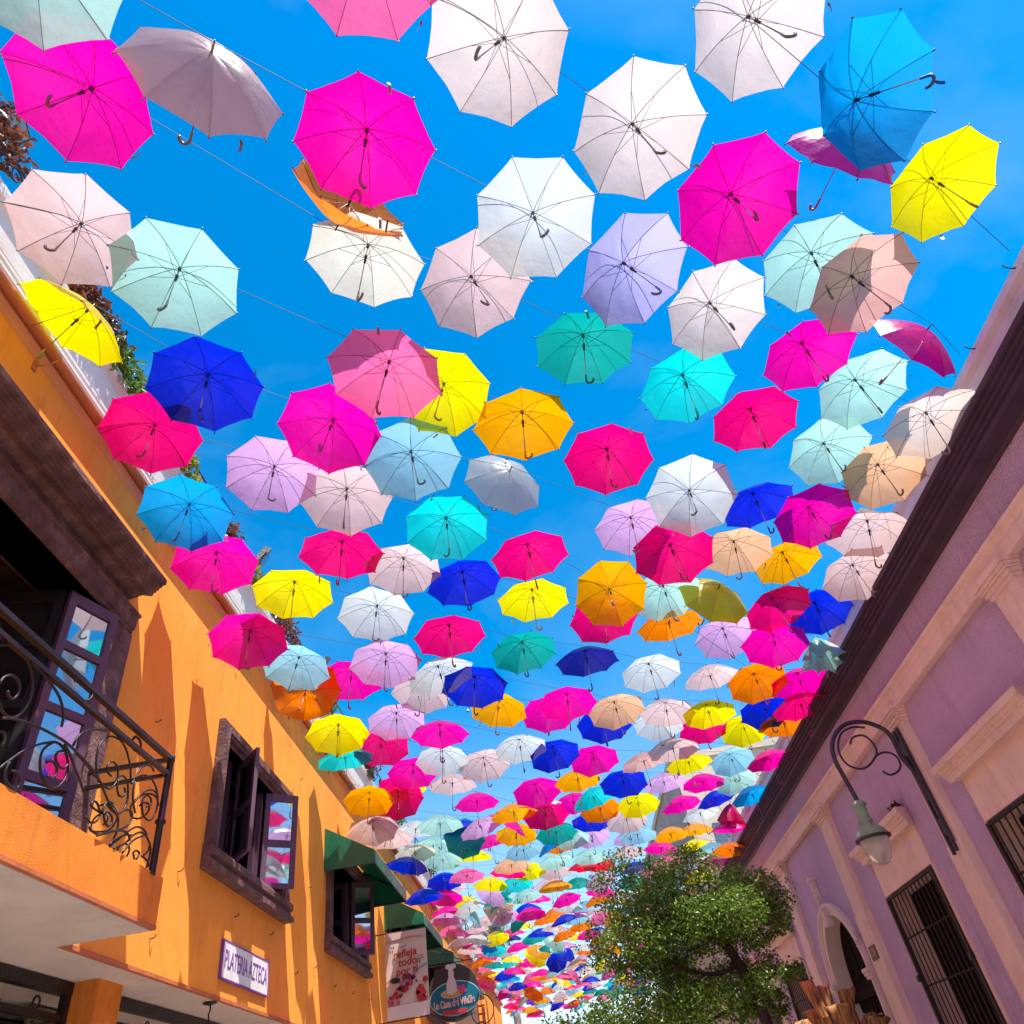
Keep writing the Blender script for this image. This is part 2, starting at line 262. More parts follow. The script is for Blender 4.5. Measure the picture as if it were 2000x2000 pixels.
('B','n',-0.785,25.961,7.214,-0.013,-0.138,0.990,23,'royal blue umbrella, below mint green, above yellow'),
('M','n',0.447,24.585,6.995,-0.179,0.070,0.981,21,'magenta umbrella, right of mint green, left of magenta'),
('W','n',0.535,25.802,7.066,0.150,0.087,0.985,22,'white umbrella, right of orange, left of magenta'),
('M','n',0.941,28.012,7.378,0.140,0.027,0.990,23,'magenta umbrella, right of white, left of pale pink'),
('O','n',-0.248,27.914,7.222,-0.065,0.008,0.998,24,'orange umbrella, right of royal blue, left of orange'),
('O','n',0.105,27.015,7.178,-0.039,-0.115,0.993,23,'orange umbrella, right of orange, left of royal blue'),
('B','n',0.323,26.736,6.874,-0.157,-0.137,0.978,24,'royal blue umbrella, right of orange, left of light blue'),
('X','n',0.806,28.305,7.136,-0.001,0.020,1.000,24,'light blue umbrella, right of royal blue, left of pale pink'),
('O','n',0.972,29.579,7.159,-0.050,0.151,0.987,25,'orange umbrella, right of royal blue, left of pale pink'),
('M','n',1.215,30.911,7.059,0.016,0.051,0.999,26,'magenta umbrella, right of yellow, left of mint green'),
('P','n',0.024,28.868,7.068,0.128,-0.087,0.988,25,'pale pink umbrella, right of orange, left of orange'),
('O','n',0.275,30.206,7.075,-0.189,0.073,0.979,26,'orange umbrella, right of mint green, left of yellow'),
('E','n',-0.810,30.542,7.200,-0.073,0.138,0.988,27,'teal green umbrella, right of yellow, left of royal blue'),
('T','n',-0.023,31.132,7.052,0.516,-0.622,0.589,27,'tipped mint green umbrella, right of royal blue, left of orange'),
('Y','n',0.900,31.825,7.166,0.071,-0.195,0.978,27,'yellow umbrella, right of lilac, left of magenta'),
('B','n',-0.508,29.619,7.140,0.071,-0.067,0.995,26,'royal blue umbrella, right of teal green, left of pale pink'),
('M','n',-1.494,31.179,7.101,-0.073,-0.042,0.996,28,'magenta umbrella, right of white, left of teal green'),
('G','n',-0.700,32.925,7.137,0.328,-0.586,0.741,29,'tipped amber umbrella, right of magenta, left of mint green'),
('L','n',0.344,32.558,7.080,0.100,-0.166,0.981,28,'lilac umbrella, right of mint green, left of white'),
('B','n',0.314,33.686,7.052,0.494,-0.649,0.578,29,'tipped royal blue umbrella, right of royal blue, left of white'),
('T','n',-0.415,35.951,7.265,0.188,-0.576,0.795,31,'tipped mint green umbrella, right of amber, left of royal blue'),
('B','n',-0.164,35.103,6.979,-0.202,0.716,0.668,31,'tipped royal blue umbrella, right of mint green, left of white'),
('M','n',-1.227,34.830,7.127,0.023,0.101,0.995,31,'magenta umbrella, right of yellow, left of magenta'),
('L','n',0.863,36.397,7.140,-0.334,-0.292,0.896,31,'tipped lilac umbrella, right of white, left of orange'),
('W','n',0.406,37.204,7.183,-0.076,0.176,0.981,32,'white umbrella, right of royal blue, left of pale pink'),
('O','n',1.189,34.342,7.054,0.111,-0.013,0.994,29,'orange umbrella, right of white, left of mint green'),
('P','n',-1.724,36.757,7.138,0.021,0.011,1.000,33,'pale pink umbrella, right of turquoise, left of rose pink'),
('M','n',-0.864,37.402,7.040,0.018,-0.019,1.000,33,'magenta umbrella, right of rose pink, left of orange'),
('W','n',-0.588,39.617,7.090,-0.035,-0.132,0.991,35,'white umbrella, right of magenta, left of white'),
('B','n',-2.424,36.232,7.022,-0.066,0.170,0.983,33,'royal blue umbrella, right of orange, left of azure blue'),
('S','n',-2.286,37.486,7.025,0.046,0.005,0.999,34,'azure blue umbrella, right of royal blue, left of royal blue'),
('R','n',-1.471,38.097,7.047,-0.355,-0.256,0.899,34,'tipped rose pink umbrella, right of pale pink, left of magenta'),
('O','n',-1.611,40.595,7.119,-0.574,0.376,0.728,36,'tipped orange umbrella, right of royal blue, left of magenta'),
('R','n',0.678,40.858,7.134,0.750,0.205,0.629,35,'tipped rose pink umbrella, right of white, left of royal blue'),
('T','n',1.574,41.531,7.159,-0.076,-0.080,0.994,35,'mint green umbrella, right of rose pink, left of white'),
('W','n',-0.076,40.585,7.178,-0.106,-0.112,0.988,35,'white umbrella, right of white, left of rose pink'),
('K','n',0.317,44.038,7.138,0.076,-0.203,0.976,38,'hot pink umbrella, right of white, left of yellow'),
('R','n',0.928,43.346,7.095,-0.024,-0.054,0.998,37,'rose pink umbrella, right of light blue, left of royal blue'),
('W','n',-0.190,42.507,7.053,-0.054,0.009,0.998,37,'white umbrella, right of mint green, left of hot pink'),
('O','n',-0.850,43.162,7.066,0.116,0.008,0.993,38,'orange umbrella, right of light blue, left of white'),
('L','n',-2.583,39.868,7.075,-0.012,-0.054,0.998,36,'lilac umbrella, right of magenta, left of rose pink'),
('B','n',-2.075,39.334,6.962,-0.012,0.089,0.996,36,'royal blue umbrella, below pale pink, above rose pink'),
('T','n',-1.620,42.585,7.076,-0.041,-0.119,0.992,38,'mint green umbrella, right of royal blue, left of white'),
('X','n',-1.213,45.191,7.159,-0.132,-0.115,0.985,40,'light blue umbrella, right of white, left of orange'),
('P','n',-0.276,45.893,7.103,-0.143,0.113,0.983,40,'pale pink umbrella, right of mint green, left of lilac'),
('Y','n',0.695,46.621,7.081,0.030,-0.020,0.999,40,'yellow umbrella, right of light blue, left of hot pink'),
('K','n',1.040,48.030,7.086,0.153,-0.069,0.986,41,'hot pink umbrella, left of pale pink, below teal green'),
('P','n',1.650,47.338,7.061,0.077,0.082,0.994,40,'pale pink umbrella, right of teal green, left of rose pink'),
('A','n',2.652,48.089,7.114,-0.256,0.771,0.583,40,'tipped turquoise umbrella, right of rose pink, left of royal blue'),
('B','n',1.303,44.777,7.119,-0.097,0.095,0.991,38,'royal blue umbrella, right of rose pink, left of white'),
('N','n',-2.940,42.745,7.092,0.133,-0.126,0.983,39,'navy umbrella, right of rose pink, left of rose pink'),
('M','n',-2.949,41.588,7.152,-0.580,0.343,0.738,38,'tipped magenta umbrella, right of rose pink, left of lilac'),
('R','n',2.086,40.765,7.072,-0.519,-0.461,0.720,34,'tipped rose pink umbrella, right of mint green, left of yellow'),
('Y','n',1.742,38.206,7.070,-0.439,-0.450,0.777,32,'tipped yellow umbrella, right of lilac, left of white'),
('P','n',1.482,27.280,7.090,-0.105,-0.130,0.986,23,'pale pink umbrella, right of magenta, left of teal green'),
('R','n',1.720,28.990,7.182,0.047,0.199,0.979,24,'rose pink umbrella, right of orange, left of magenta'),
('M','n',1.595,24.296,6.971,0.219,-0.028,0.975,20,'magenta umbrella, right of teal green, left of teal green'),
('O','n',1.468,25.351,7.005,-0.177,-0.042,0.983,21,'orange umbrella, right of magenta, left of teal green'),
('T','n',1.934,35.385,7.199,0.660,0.264,0.704,29,'tipped mint green umbrella, right of orange, left of orange'),
('O','n',2.025,34.476,6.948,0.056,-0.071,0.996,29,'orange umbrella, right of mint green, left of white'),
('P','n',2.661,44.646,7.040,-0.653,0.185,0.734,37,'tipped pale pink umbrella, right of turquoise, left of yellow'),
('Y','n',2.987,43.740,7.149,-0.169,-0.055,0.984,36,'yellow umbrella, right of pale pink, left of royal blue'),
('P','n',2.746,13.660,6.901,0.044,0.016,0.999,10,'pale pink umbrella, right of salmon, left of yellow'),
('A','n',1.217,15.963,7.007,-0.211,0.023,0.977,13,'turquoise umbrella, right of magenta, left of royal blue'),
('X','n',2.382,19.136,6.983,0.042,0.104,0.994,15,'light blue umbrella, right of lilac, left of magenta'),
('L','n',-1.273,16.395,6.935,-0.220,-0.054,0.974,15,'lilac umbrella, right of royal blue, left of magenta'),
('E','n',0.370,17.627,6.917,-0.009,0.208,0.978,15,'teal green umbrella, right of light blue, left of mint green'),
('O','n',0.444,19.983,7.320,-0.023,0.070,0.997,17,'orange umbrella, right of azure blue, left of mint green'),
('X','n',-0.484,19.287,7.115,-0.099,0.134,0.986,17,'light blue umbrella, right of magenta, left of azure blue'),
('M','n',-1.245,18.716,7.280,-0.135,-0.167,0.977,17,'magenta umbrella, right of yellow, left of amber'),
('L','n',1.483,23.063,6.996,-0.142,0.195,0.971,19,'lilac umbrella, right of red, left of teal green'),
('E','n',2.547,23.860,6.993,0.042,0.210,0.977,19,'teal green umbrella, right of magenta, left of turquoise'),
('A','n',3.892,27.169,7.141,-0.201,0.113,0.973,21,'turquoise umbrella, right of teal green, left of magenta'),
('P','n',3.810,28.258,7.031,0.054,-0.024,0.998,22,'pale pink umbrella, right of teal green, left of magenta'),
('B','n',3.723,31.642,7.100,0.035,0.123,0.992,25,'royal blue umbrella, below pale pink, above white'),
('W','n',4.225,35.469,7.341,0.072,-0.072,0.995,28,'white umbrella, right of turquoise, above amber'),
('M','n',3.148,34.661,7.236,0.122,-0.058,0.991,28,'magenta umbrella, right of white, left of turquoise'),
('A','n',-2.306,30.571,7.040,0.004,0.198,0.980,28,'turquoise umbrella, below azure blue, above pale pink'),
('W','n',2.349,36.362,7.053,0.025,0.005,1.000,30,'white umbrella, right of orange, left of lilac'),
('A','n',3.753,37.415,7.264,0.001,0.048,0.999,30,'turquoise umbrella, below royal blue, above amber'),
('W','n',0.765,35.174,7.274,-0.077,-0.026,0.997,30,'white umbrella, right of royal blue, left of orange'),
('E','n',-2.664,33.752,7.119,0.187,0.075,0.980,31,'teal green umbrella, right of rose pink, left of royal blue'),
('G','n',3.872,38.654,7.266,-0.089,-0.067,0.994,31,'amber umbrella, below turquoise, above turquoise'),
('O','n',3.158,39.269,6.946,0.018,-0.117,0.993,32,'orange umbrella, right of lilac, left of white'),
('A','n',4.099,39.974,6.970,-0.054,0.124,0.991,32,'turquoise umbrella, below amber, above white'),
('A','n',-2.073,35.345,7.253,0.002,-0.078,0.997,32,'turquoise umbrella, right of teal green, left of pale pink'),
('E','n',1.948,39.511,7.067,-0.218,-0.020,0.976,33,'teal green umbrella, right of mint green, left of yellow'),
('L','n',3.129,40.396,7.042,-0.030,0.229,0.973,33,'lilac umbrella, right of white, left of orange'),
('O','n',-0.651,38.712,7.077,-0.009,0.046,0.999,34,'orange umbrella, right of magenta, left of white'),
('P','n',0.665,39.698,7.331,-0.014,-0.174,0.985,34,'pale pink umbrella, right of white, left of mint green'),
('O','n',-2.960,36.980,7.027,0.032,-0.008,0.999,34,'orange umbrella, right of rose pink, left of royal blue'),
('W','n',4.281,44.711,7.108,-0.035,0.140,0.990,36,'white umbrella at the far end, right of magenta'),
('W','n',1.992,42.994,7.191,0.019,0.023,1.000,36,'white umbrella, right of mint green, left of turquoise'),
('M','n',-1.414,41.589,7.250,-0.054,0.024,0.998,37,'magenta umbrella, right of orange, left of orange'),
('R','n',-2.430,40.827,6.986,0.224,-0.090,0.970,37,'rose pink umbrella, right of lilac, left of hot pink'),
('M','n',4.036,45.677,7.118,-0.026,-0.085,0.996,37,'magenta umbrella, right of royal blue, left of white'),
('A','n',2.472,45.654,7.139,0.071,-0.094,0.993,38,'turquoise umbrella, right of white, left of pale pink'),
('X','n',0.434,45.276,7.142,-0.129,0.049,0.990,39,'light blue umbrella, right of white, left of yellow'),
('W','n',-1.517,43.813,7.167,0.190,-0.086,0.978,39,'white umbrella, right of mint green, left of light blue'),
('T','n',-0.775,44.369,7.286,0.086,-0.023,0.996,39,'mint green umbrella, right of light blue, left of white'),
('E','n',1.299,45.924,7.047,-0.057,-0.036,0.998,39,'teal green umbrella, right of rose pink, left of pale pink'),
('B','n',3.928,47.896,7.288,0.042,-0.071,0.997,39,'royal blue umbrella, right of yellow, left of magenta'),
('M','n',-2.487,44.234,7.091,0.110,-0.158,0.981,40,'magenta umbrella, right of navy, left of hot pink'),
('G','n',-1.251,46.312,7.072,0.008,0.033,0.999,41,'amber umbrella, right of mint green, left of peach'),
('H','n',-0.325,47.006,7.035,-0.108,-0.003,0.994,41,'peach umbrella, right of orange, left of lilac'),
('K','n',-2.229,45.578,7.123,-0.008,0.016,1.000,41,'hot pink umbrella, right of magenta, left of white'),
('R','n',2.050,48.788,6.954,0.075,-0.071,0.995,41,'rose pink umbrella, right of pale pink, left of turquoise'),
('L','n',0.374,47.531,7.332,0.022,0.145,0.989,41,'lilac umbrella, left of yellow, below light blue'),
('P','n',4.247,-6.987,7.004,-0.052,-0.048,0.997,-9,''),
('K','n',3.271,-6.625,7.218,0.046,0.122,0.991,-8,''),
('Y','n',4.272,-5.837,7.086,-0.172,0.007,0.985,-8,''),
('R','n',2.271,-6.262,7.076,-0.057,0.014,0.998,-7,''),
('B','n',3.429,-5.475,7.209,-0.110,0.069,0.992,-7,''),
('K','n',4.423,-4.687,7.117,-0.141,0.076,0.987,-7,''),
('P','n',0.172,-6.687,7.196,0.082,-0.117,0.990,-6,''),
('B','n',1.213,-5.900,7.191,-0.113,0.043,0.993,-6,''),
('M','n',2.165,-5.112,7.035,0.044,-0.148,0.988,-6,''),
('X','n',3.444,-4.325,7.052,0.113,0.120,0.986,-6,''),
('H','n',4.348,-3.537,7.198,-0.102,0.004,0.995,-6,''),
('H','n',-0.772,-6.325,7.181,-0.044,0.063,0.997,-5,''),
('R','n',0.196,-5.537,7.046,-0.100,-0.001,0.995,-5,''),
('P','n',1.122,-4.750,7.118,-0.032,0.027,0.999,-5,''),
('H','n',2.321,-3.962,7.145,-0.081,0.021,0.996,-5,''),
('R','n',3.169,-3.175,7.141,0.047,-0.075,0.996,-5,''),
('M','n',4.293,-2.387,7.031,-0.029,-0.129,0.991,-5,''),
('L','n',-2.905,-6.750,7.154,0.043,0.167,0.985,-4,''),
('W','n',-1.906,-5.962,7.142,0.045,0.131,0.990,-4,''),
('A','n',-0.778,-5.175,7.058,0.069,0.009,0.998,-4,''),
('A','n',0.122,-4.387,7.191,-0.057,-0.131,0.990,-4,''),
('K','n',1.060,-3.600,7.246,0.053,0.023,0.998,-4,''),
('O','n',3.356,-2.025,7.154,0.026,-0.087,0.996,-4,''),
('X','n',4.330,-1.237,7.058,-0.090,-0.052,0.995,-4,''),
('T','n',-3.129,-5.600,7.099,0.008,-0.022,1.000,-3,''),
('L','n',-1.902,-4.812,7.152,-0.064,-0.035,0.997,-3,''),
('K','n',-0.994,-4.025,7.124,0.092,-0.039,0.995,-3,''),
('K','n',0.088,-3.237,7.056,-0.034,0.040,0.999,-3,''),
('O','n',1.164,-2.450,7.032,0.017,-0.040,0.999,-3,''),
('B','n',2.374,-1.662,7.116,0.049,-0.086,0.995,-3,''),
('M','n',3.444,-0.875,7.193,-0.076,0.110,0.991,-3,''),
('A','n',4.280,-0.087,7.250,0.096,-0.019,0.995,-3,''),
('K','n',-2.960,-4.450,7.104,-0.143,-0.003,0.990,-2,''),
('E','n',-2.047,-3.662,7.169,0.043,-0.054,0.998,-2,''),
('M','n',-0.951,-2.875,7.134,-0.150,-0.039,0.988,-2,''),
('A','n',0.112,-2.087,7.201,0.014,0.051,0.999,-2,''),
('X','n',1.052,-1.300,7.093,0.028,0.087,0.996,-2,''),
('G','n',2.181,-0.512,7.098,-0.053,-0.035,0.998,-2,''),
('P','n',3.154,0.275,7.247,0.025,-0.013,1.000,-2,''),
('X','n',-2.873,-3.300,7.185,-0.076,-0.089,0.993,-1,''),
('M','n',-1.891,-2.512,7.227,0.049,-0.124,0.991,-1,''),
('M','n',-0.897,-1.725,7.226,-0.012,-0.016,1.000,-1,''),
('R','n',0.017,-0.937,7.049,-0.021,0.003,1.000,-1,''),
('W','n',1.179,-0.150,7.058,-0.048,0.106,0.993,-1,''),
('K','n',-3.034,-2.150,7.118,-0.123,0.066,0.990,0,''),
('M','n',-2.016,-1.362,7.087,0.046,0.160,0.986,0,''),
('P','n',-0.822,-0.575,7.044,-0.027,0.000,1.000,0,''),
('W','n',0.152,0.213,7.118,-0.084,-0.025,0.996,0,'')]
SCROLLS=[[(4.737,3.800),(4.677,3.863),(4.642,3.943),(4.646,4.033),(4.705,4.110),(4.783,4.150),(4.890,4.163),(4.972,4.139),(5.047,4.082),(5.095,4.022),(5.128,3.942)],
[(4.843,3.885),(4.793,3.894),(4.772,3.926),(4.795,3.966),(4.855,3.982),(4.907,3.957),(4.927,3.896),(4.903,3.840),(4.854,3.799),(4.791,3.793),(4.737,3.800)],
[(4.923,3.888),(4.928,3.829),(4.964,3.794),(5.017,3.799),(5.043,3.835),(5.016,3.867)],
[(4.931,3.870),(4.951,3.919),(5.008,3.950),(5.070,3.941),(5.114,3.888),(5.132,3.811),(5.110,3.743),(5.059,3.700),(4.996,3.687),(4.926,3.696),(4.879,3.713)],
[(4.401,3.869),(4.530,3.846),(4.639,3.823),(4.737,3.800),(4.841,3.739),(4.940,3.694),(5.033,3.666),(5.057,3.608),(5.046,3.541),(5.000,3.466)],
[(5.146,3.969),(5.172,4.051),(5.228,4.102),(5.309,4.137),(5.370,4.126),(5.382,4.116)],
[(5.143,3.940),(5.193,4.001),(5.292,4.060),(5.398,4.076),(5.490,4.050),(5.560,3.978),(5.568,3.893),(5.533,3.816),(5.467,3.782),(5.392,3.793),(5.347,3.848),(5.347,3.905),(5.401,3.945),(5.461,3.937),(5.469,3.896),(5.418,3.865)],
[(5.207,3.823),(5.257,3.882),(5.336,3.952),(5.445,3.997),(5.530,3.990)],
[(5.228,3.754),(5.158,3.834),(5.139,3.897),(5.145,3.955)],
[(4.830,3.633),(4.749,3.632),(4.707,3.643),(4.720,3.669),(4.767,3.676),(4.830,3.633)],
[(4.830,3.633),(4.841,3.681),(4.876,3.719),(4.939,3.727)],
[(4.830,3.633),(4.894,3.647),(4.941,3.630),(4.947,3.587),(4.905,3.565),(4.855,3.591),(4.830,3.633)],
[(4.830,3.633),(4.828,3.595),(4.785,3.553),(4.729,3.542),(4.673,3.558)],
[(4.721,3.506),(4.765,3.489),(4.918,3.535),(5.089,3.599),(5.198,3.671),(5.213,3.736),(5.163,3.754),(5.099,3.736)],
[(4.809,3.472),(4.923,3.524),(5.068,3.583),(5.172,3.598),(5.229,3.562)],
[(5.014,3.463),(5.145,3.564),(5.251,3.647),(5.334,3.693),(5.436,3.703),(5.493,3.678)],
[(5.054,3.462),(5.186,3.531),(5.268,3.606),(5.363,3.661),(5.451,3.666),(5.548,3.619),(5.565,3.556),(5.547,3.465)],
[(5.161,3.460),(5.236,3.545),(5.301,3.596),(5.399,3.644)],
[(5.378,3.480),(5.348,3.517),(5.382,3.540),(5.427,3.539),(5.424,3.512),(5.404,3.487)],
[(5.475,3.532),(5.532,3.581),(5.534,3.615)],
[(5.424,3.512),(5.517,3.503),(5.559,3.475)],
[(3.579,3.887),(3.611,3.844),(3.677,3.810),(3.743,3.818),(3.807,3.877),(3.844,3.977),(3.825,4.072),(3.772,4.145),(3.695,4.190),(3.594,4.198),(3.513,4.173),(3.453,4.131)],
[(3.552,3.940),(3.562,3.978),(3.610,4.021),(3.669,4.027),(3.709,4.000),(3.714,3.948),(3.688,3.908),(3.647,3.908),(3.626,3.930)],
[(3.641,3.765),(3.749,3.808),(3.910,3.844),(4.067,3.865),(4.241,3.877),(4.398,3.864),(4.554,3.839),(4.761,3.779)],
[(4.167,3.853),(4.089,3.773),(4.091,3.688),(4.155,3.614),(4.234,3.591),(4.314,3.620),(4.365,3.692),(4.367,3.767),(4.310,3.835),(4.236,3.861),(4.167,3.853)],
[(4.253,3.826),(4.210,3.802),(4.206,3.759),(4.263,3.727),(4.317,3.741),(4.337,3.777)],
[(4.115,3.697),(4.160,3.721),(4.218,3.710),(4.235,3.663),(4.194,3.628),(4.159,3.629)],
[(3.765,3.524),(3.820,3.588),(3.927,3.700),(4.048,3.789),(4.167,3.853)],
[(3.820,3.588),(3.810,3.529),(3.844,3.482),(3.910,3.470),(3.950,3.490),(3.944,3.531),(3.905,3.559),(3.860,3.548)],
[(4.236,3.861),(4.313,3.829),(4.404,3.768),(4.491,3.717),(4.560,3.666)],
[(3.672,3.706),(3.714,3.718),(3.742,3.693),(3.740,3.648)],
[(3.741,4.186),(3.861,4.171),(3.952,4.152),(4.080,4.113),(4.165,4.036),(4.179,3.956)],
[(4.172,4.265),(4.176,4.314),(4.232,4.336),(4.365,4.316),(4.389,4.264),(4.344,4.211)],
[(5.063,4.272),(5.039,4.228),(5.067,4.182),(5.133,4.184),(5.170,4.241),(5.130,4.275),(5.063,4.272)],
[(4.343,3.898),(4.372,3.975),(4.447,4.045),(4.559,4.105),(4.660,4.138)]]
LAMP={'arm':[(4.981,4.744),(4.980,4.874),(4.980,5.007),(4.954,5.108),(4.897,5.186),(4.738,5.292),(4.562,5.323),(4.396,5.292),(4.232,5.175),(4.136,5.020),(4.104,4.838),(4.124,4.634),(4.157,4.347)],'s1':[(4.394,5.032),(4.468,5.115),(4.620,5.117),(4.696,4.999),(4.690,4.868),(4.582,4.757),(4.441,4.689),(4.322,4.709),(4.229,4.789),(4.201,4.933),(4.245,5.077),(4.360,5.211),(4.532,5.255),(4.687,5.222)],'s2':[(4.582,4.757),(4.657,4.818),(4.754,4.848),(4.857,4.830),(4.921,4.754),(4.913,4.645),(4.830,4.569),(4.720,4.548),(4.649,4.609)]}
CLUMPS=[(1.33,14.56,5.20,0.27),(1.56,15.74,5.14,0.36),(2.63,14.70,5.14,0.25),(2.39,15.33,5.14,0.33),(2.77,14.34,4.83,0.31),(1.97,14.60,4.89,0.35),(1.86,15.80,4.92,0.51),(2.24,14.54,4.53,0.52),(3.01,15.23,4.61,0.49),(3.45,14.93,4.60,0.34),(3.77,14.93,4.42,0.41),(3.97,14.99,4.15,0.36),(3.93,14.75,3.82,0.23),(3.85,15.53,4.07,0.44),(3.21,14.34,4.05,0.46),(2.83,14.57,4.03,0.47),(2.30,14.23,4.05,0.49),(1.89,14.63,4.23,0.50),(1.41,14.85,4.31,0.48),(1.14,15.64,4.68,0.34),(1.00,14.90,4.99,0.21),(0.81,14.38,3.99,0.29),(0.64,14.81,3.78,0.21),(1.25,15.79,4.09,0.45),(1.53,14.30,3.83,0.46),(2.12,15.19,3.89,0.43),(2.56,14.80,3.80,0.36),(3.14,15.26,3.83,0.39),(3.43,14.87,3.64,0.26),(1.31,15.31,3.63,0.33),(0.97,15.00,3.60,0.24),(1.76,15.24,3.59,0.37),(2.14,15.64,3.48,0.29),(1.82,15.13,3.18,0.43),(1.29,14.43,3.07,0.41),(0.84,14.30,2.98,0.37),(0.54,15.71,3.06,0.31),(2.24,14.98,3.14,0.34),(2.01,14.51,2.86,0.39),(1.68,15.71,2.85,0.47),(1.09,15.13,2.81,0.43),(2.78,15.37,3.26,0.29),(3.19,15.30,3.27,0.26),(2.47,14.66,2.88,0.36),(2.86,14.77,2.95,0.27),(3.61,15.30,3.28,0.24),(3.72,14.71,3.07,0.17),(4.05,15.21,3.17,0.12),(3.29,14.68,2.98,0.23),(3.54,15.15,2.82,0.20),(3.55,15.16,2.60,0.15),(3.15,15.36,2.75,0.22),(0.56,15.55,2.74,0.44),(1.19,15.01,2.54,0.48),(1.89,14.52,2.47,0.42),(0.14,14.44,2.85,0.27),(2.87,15.02,2.61,0.24),(-0.21,15.01,2.88,0.19)]
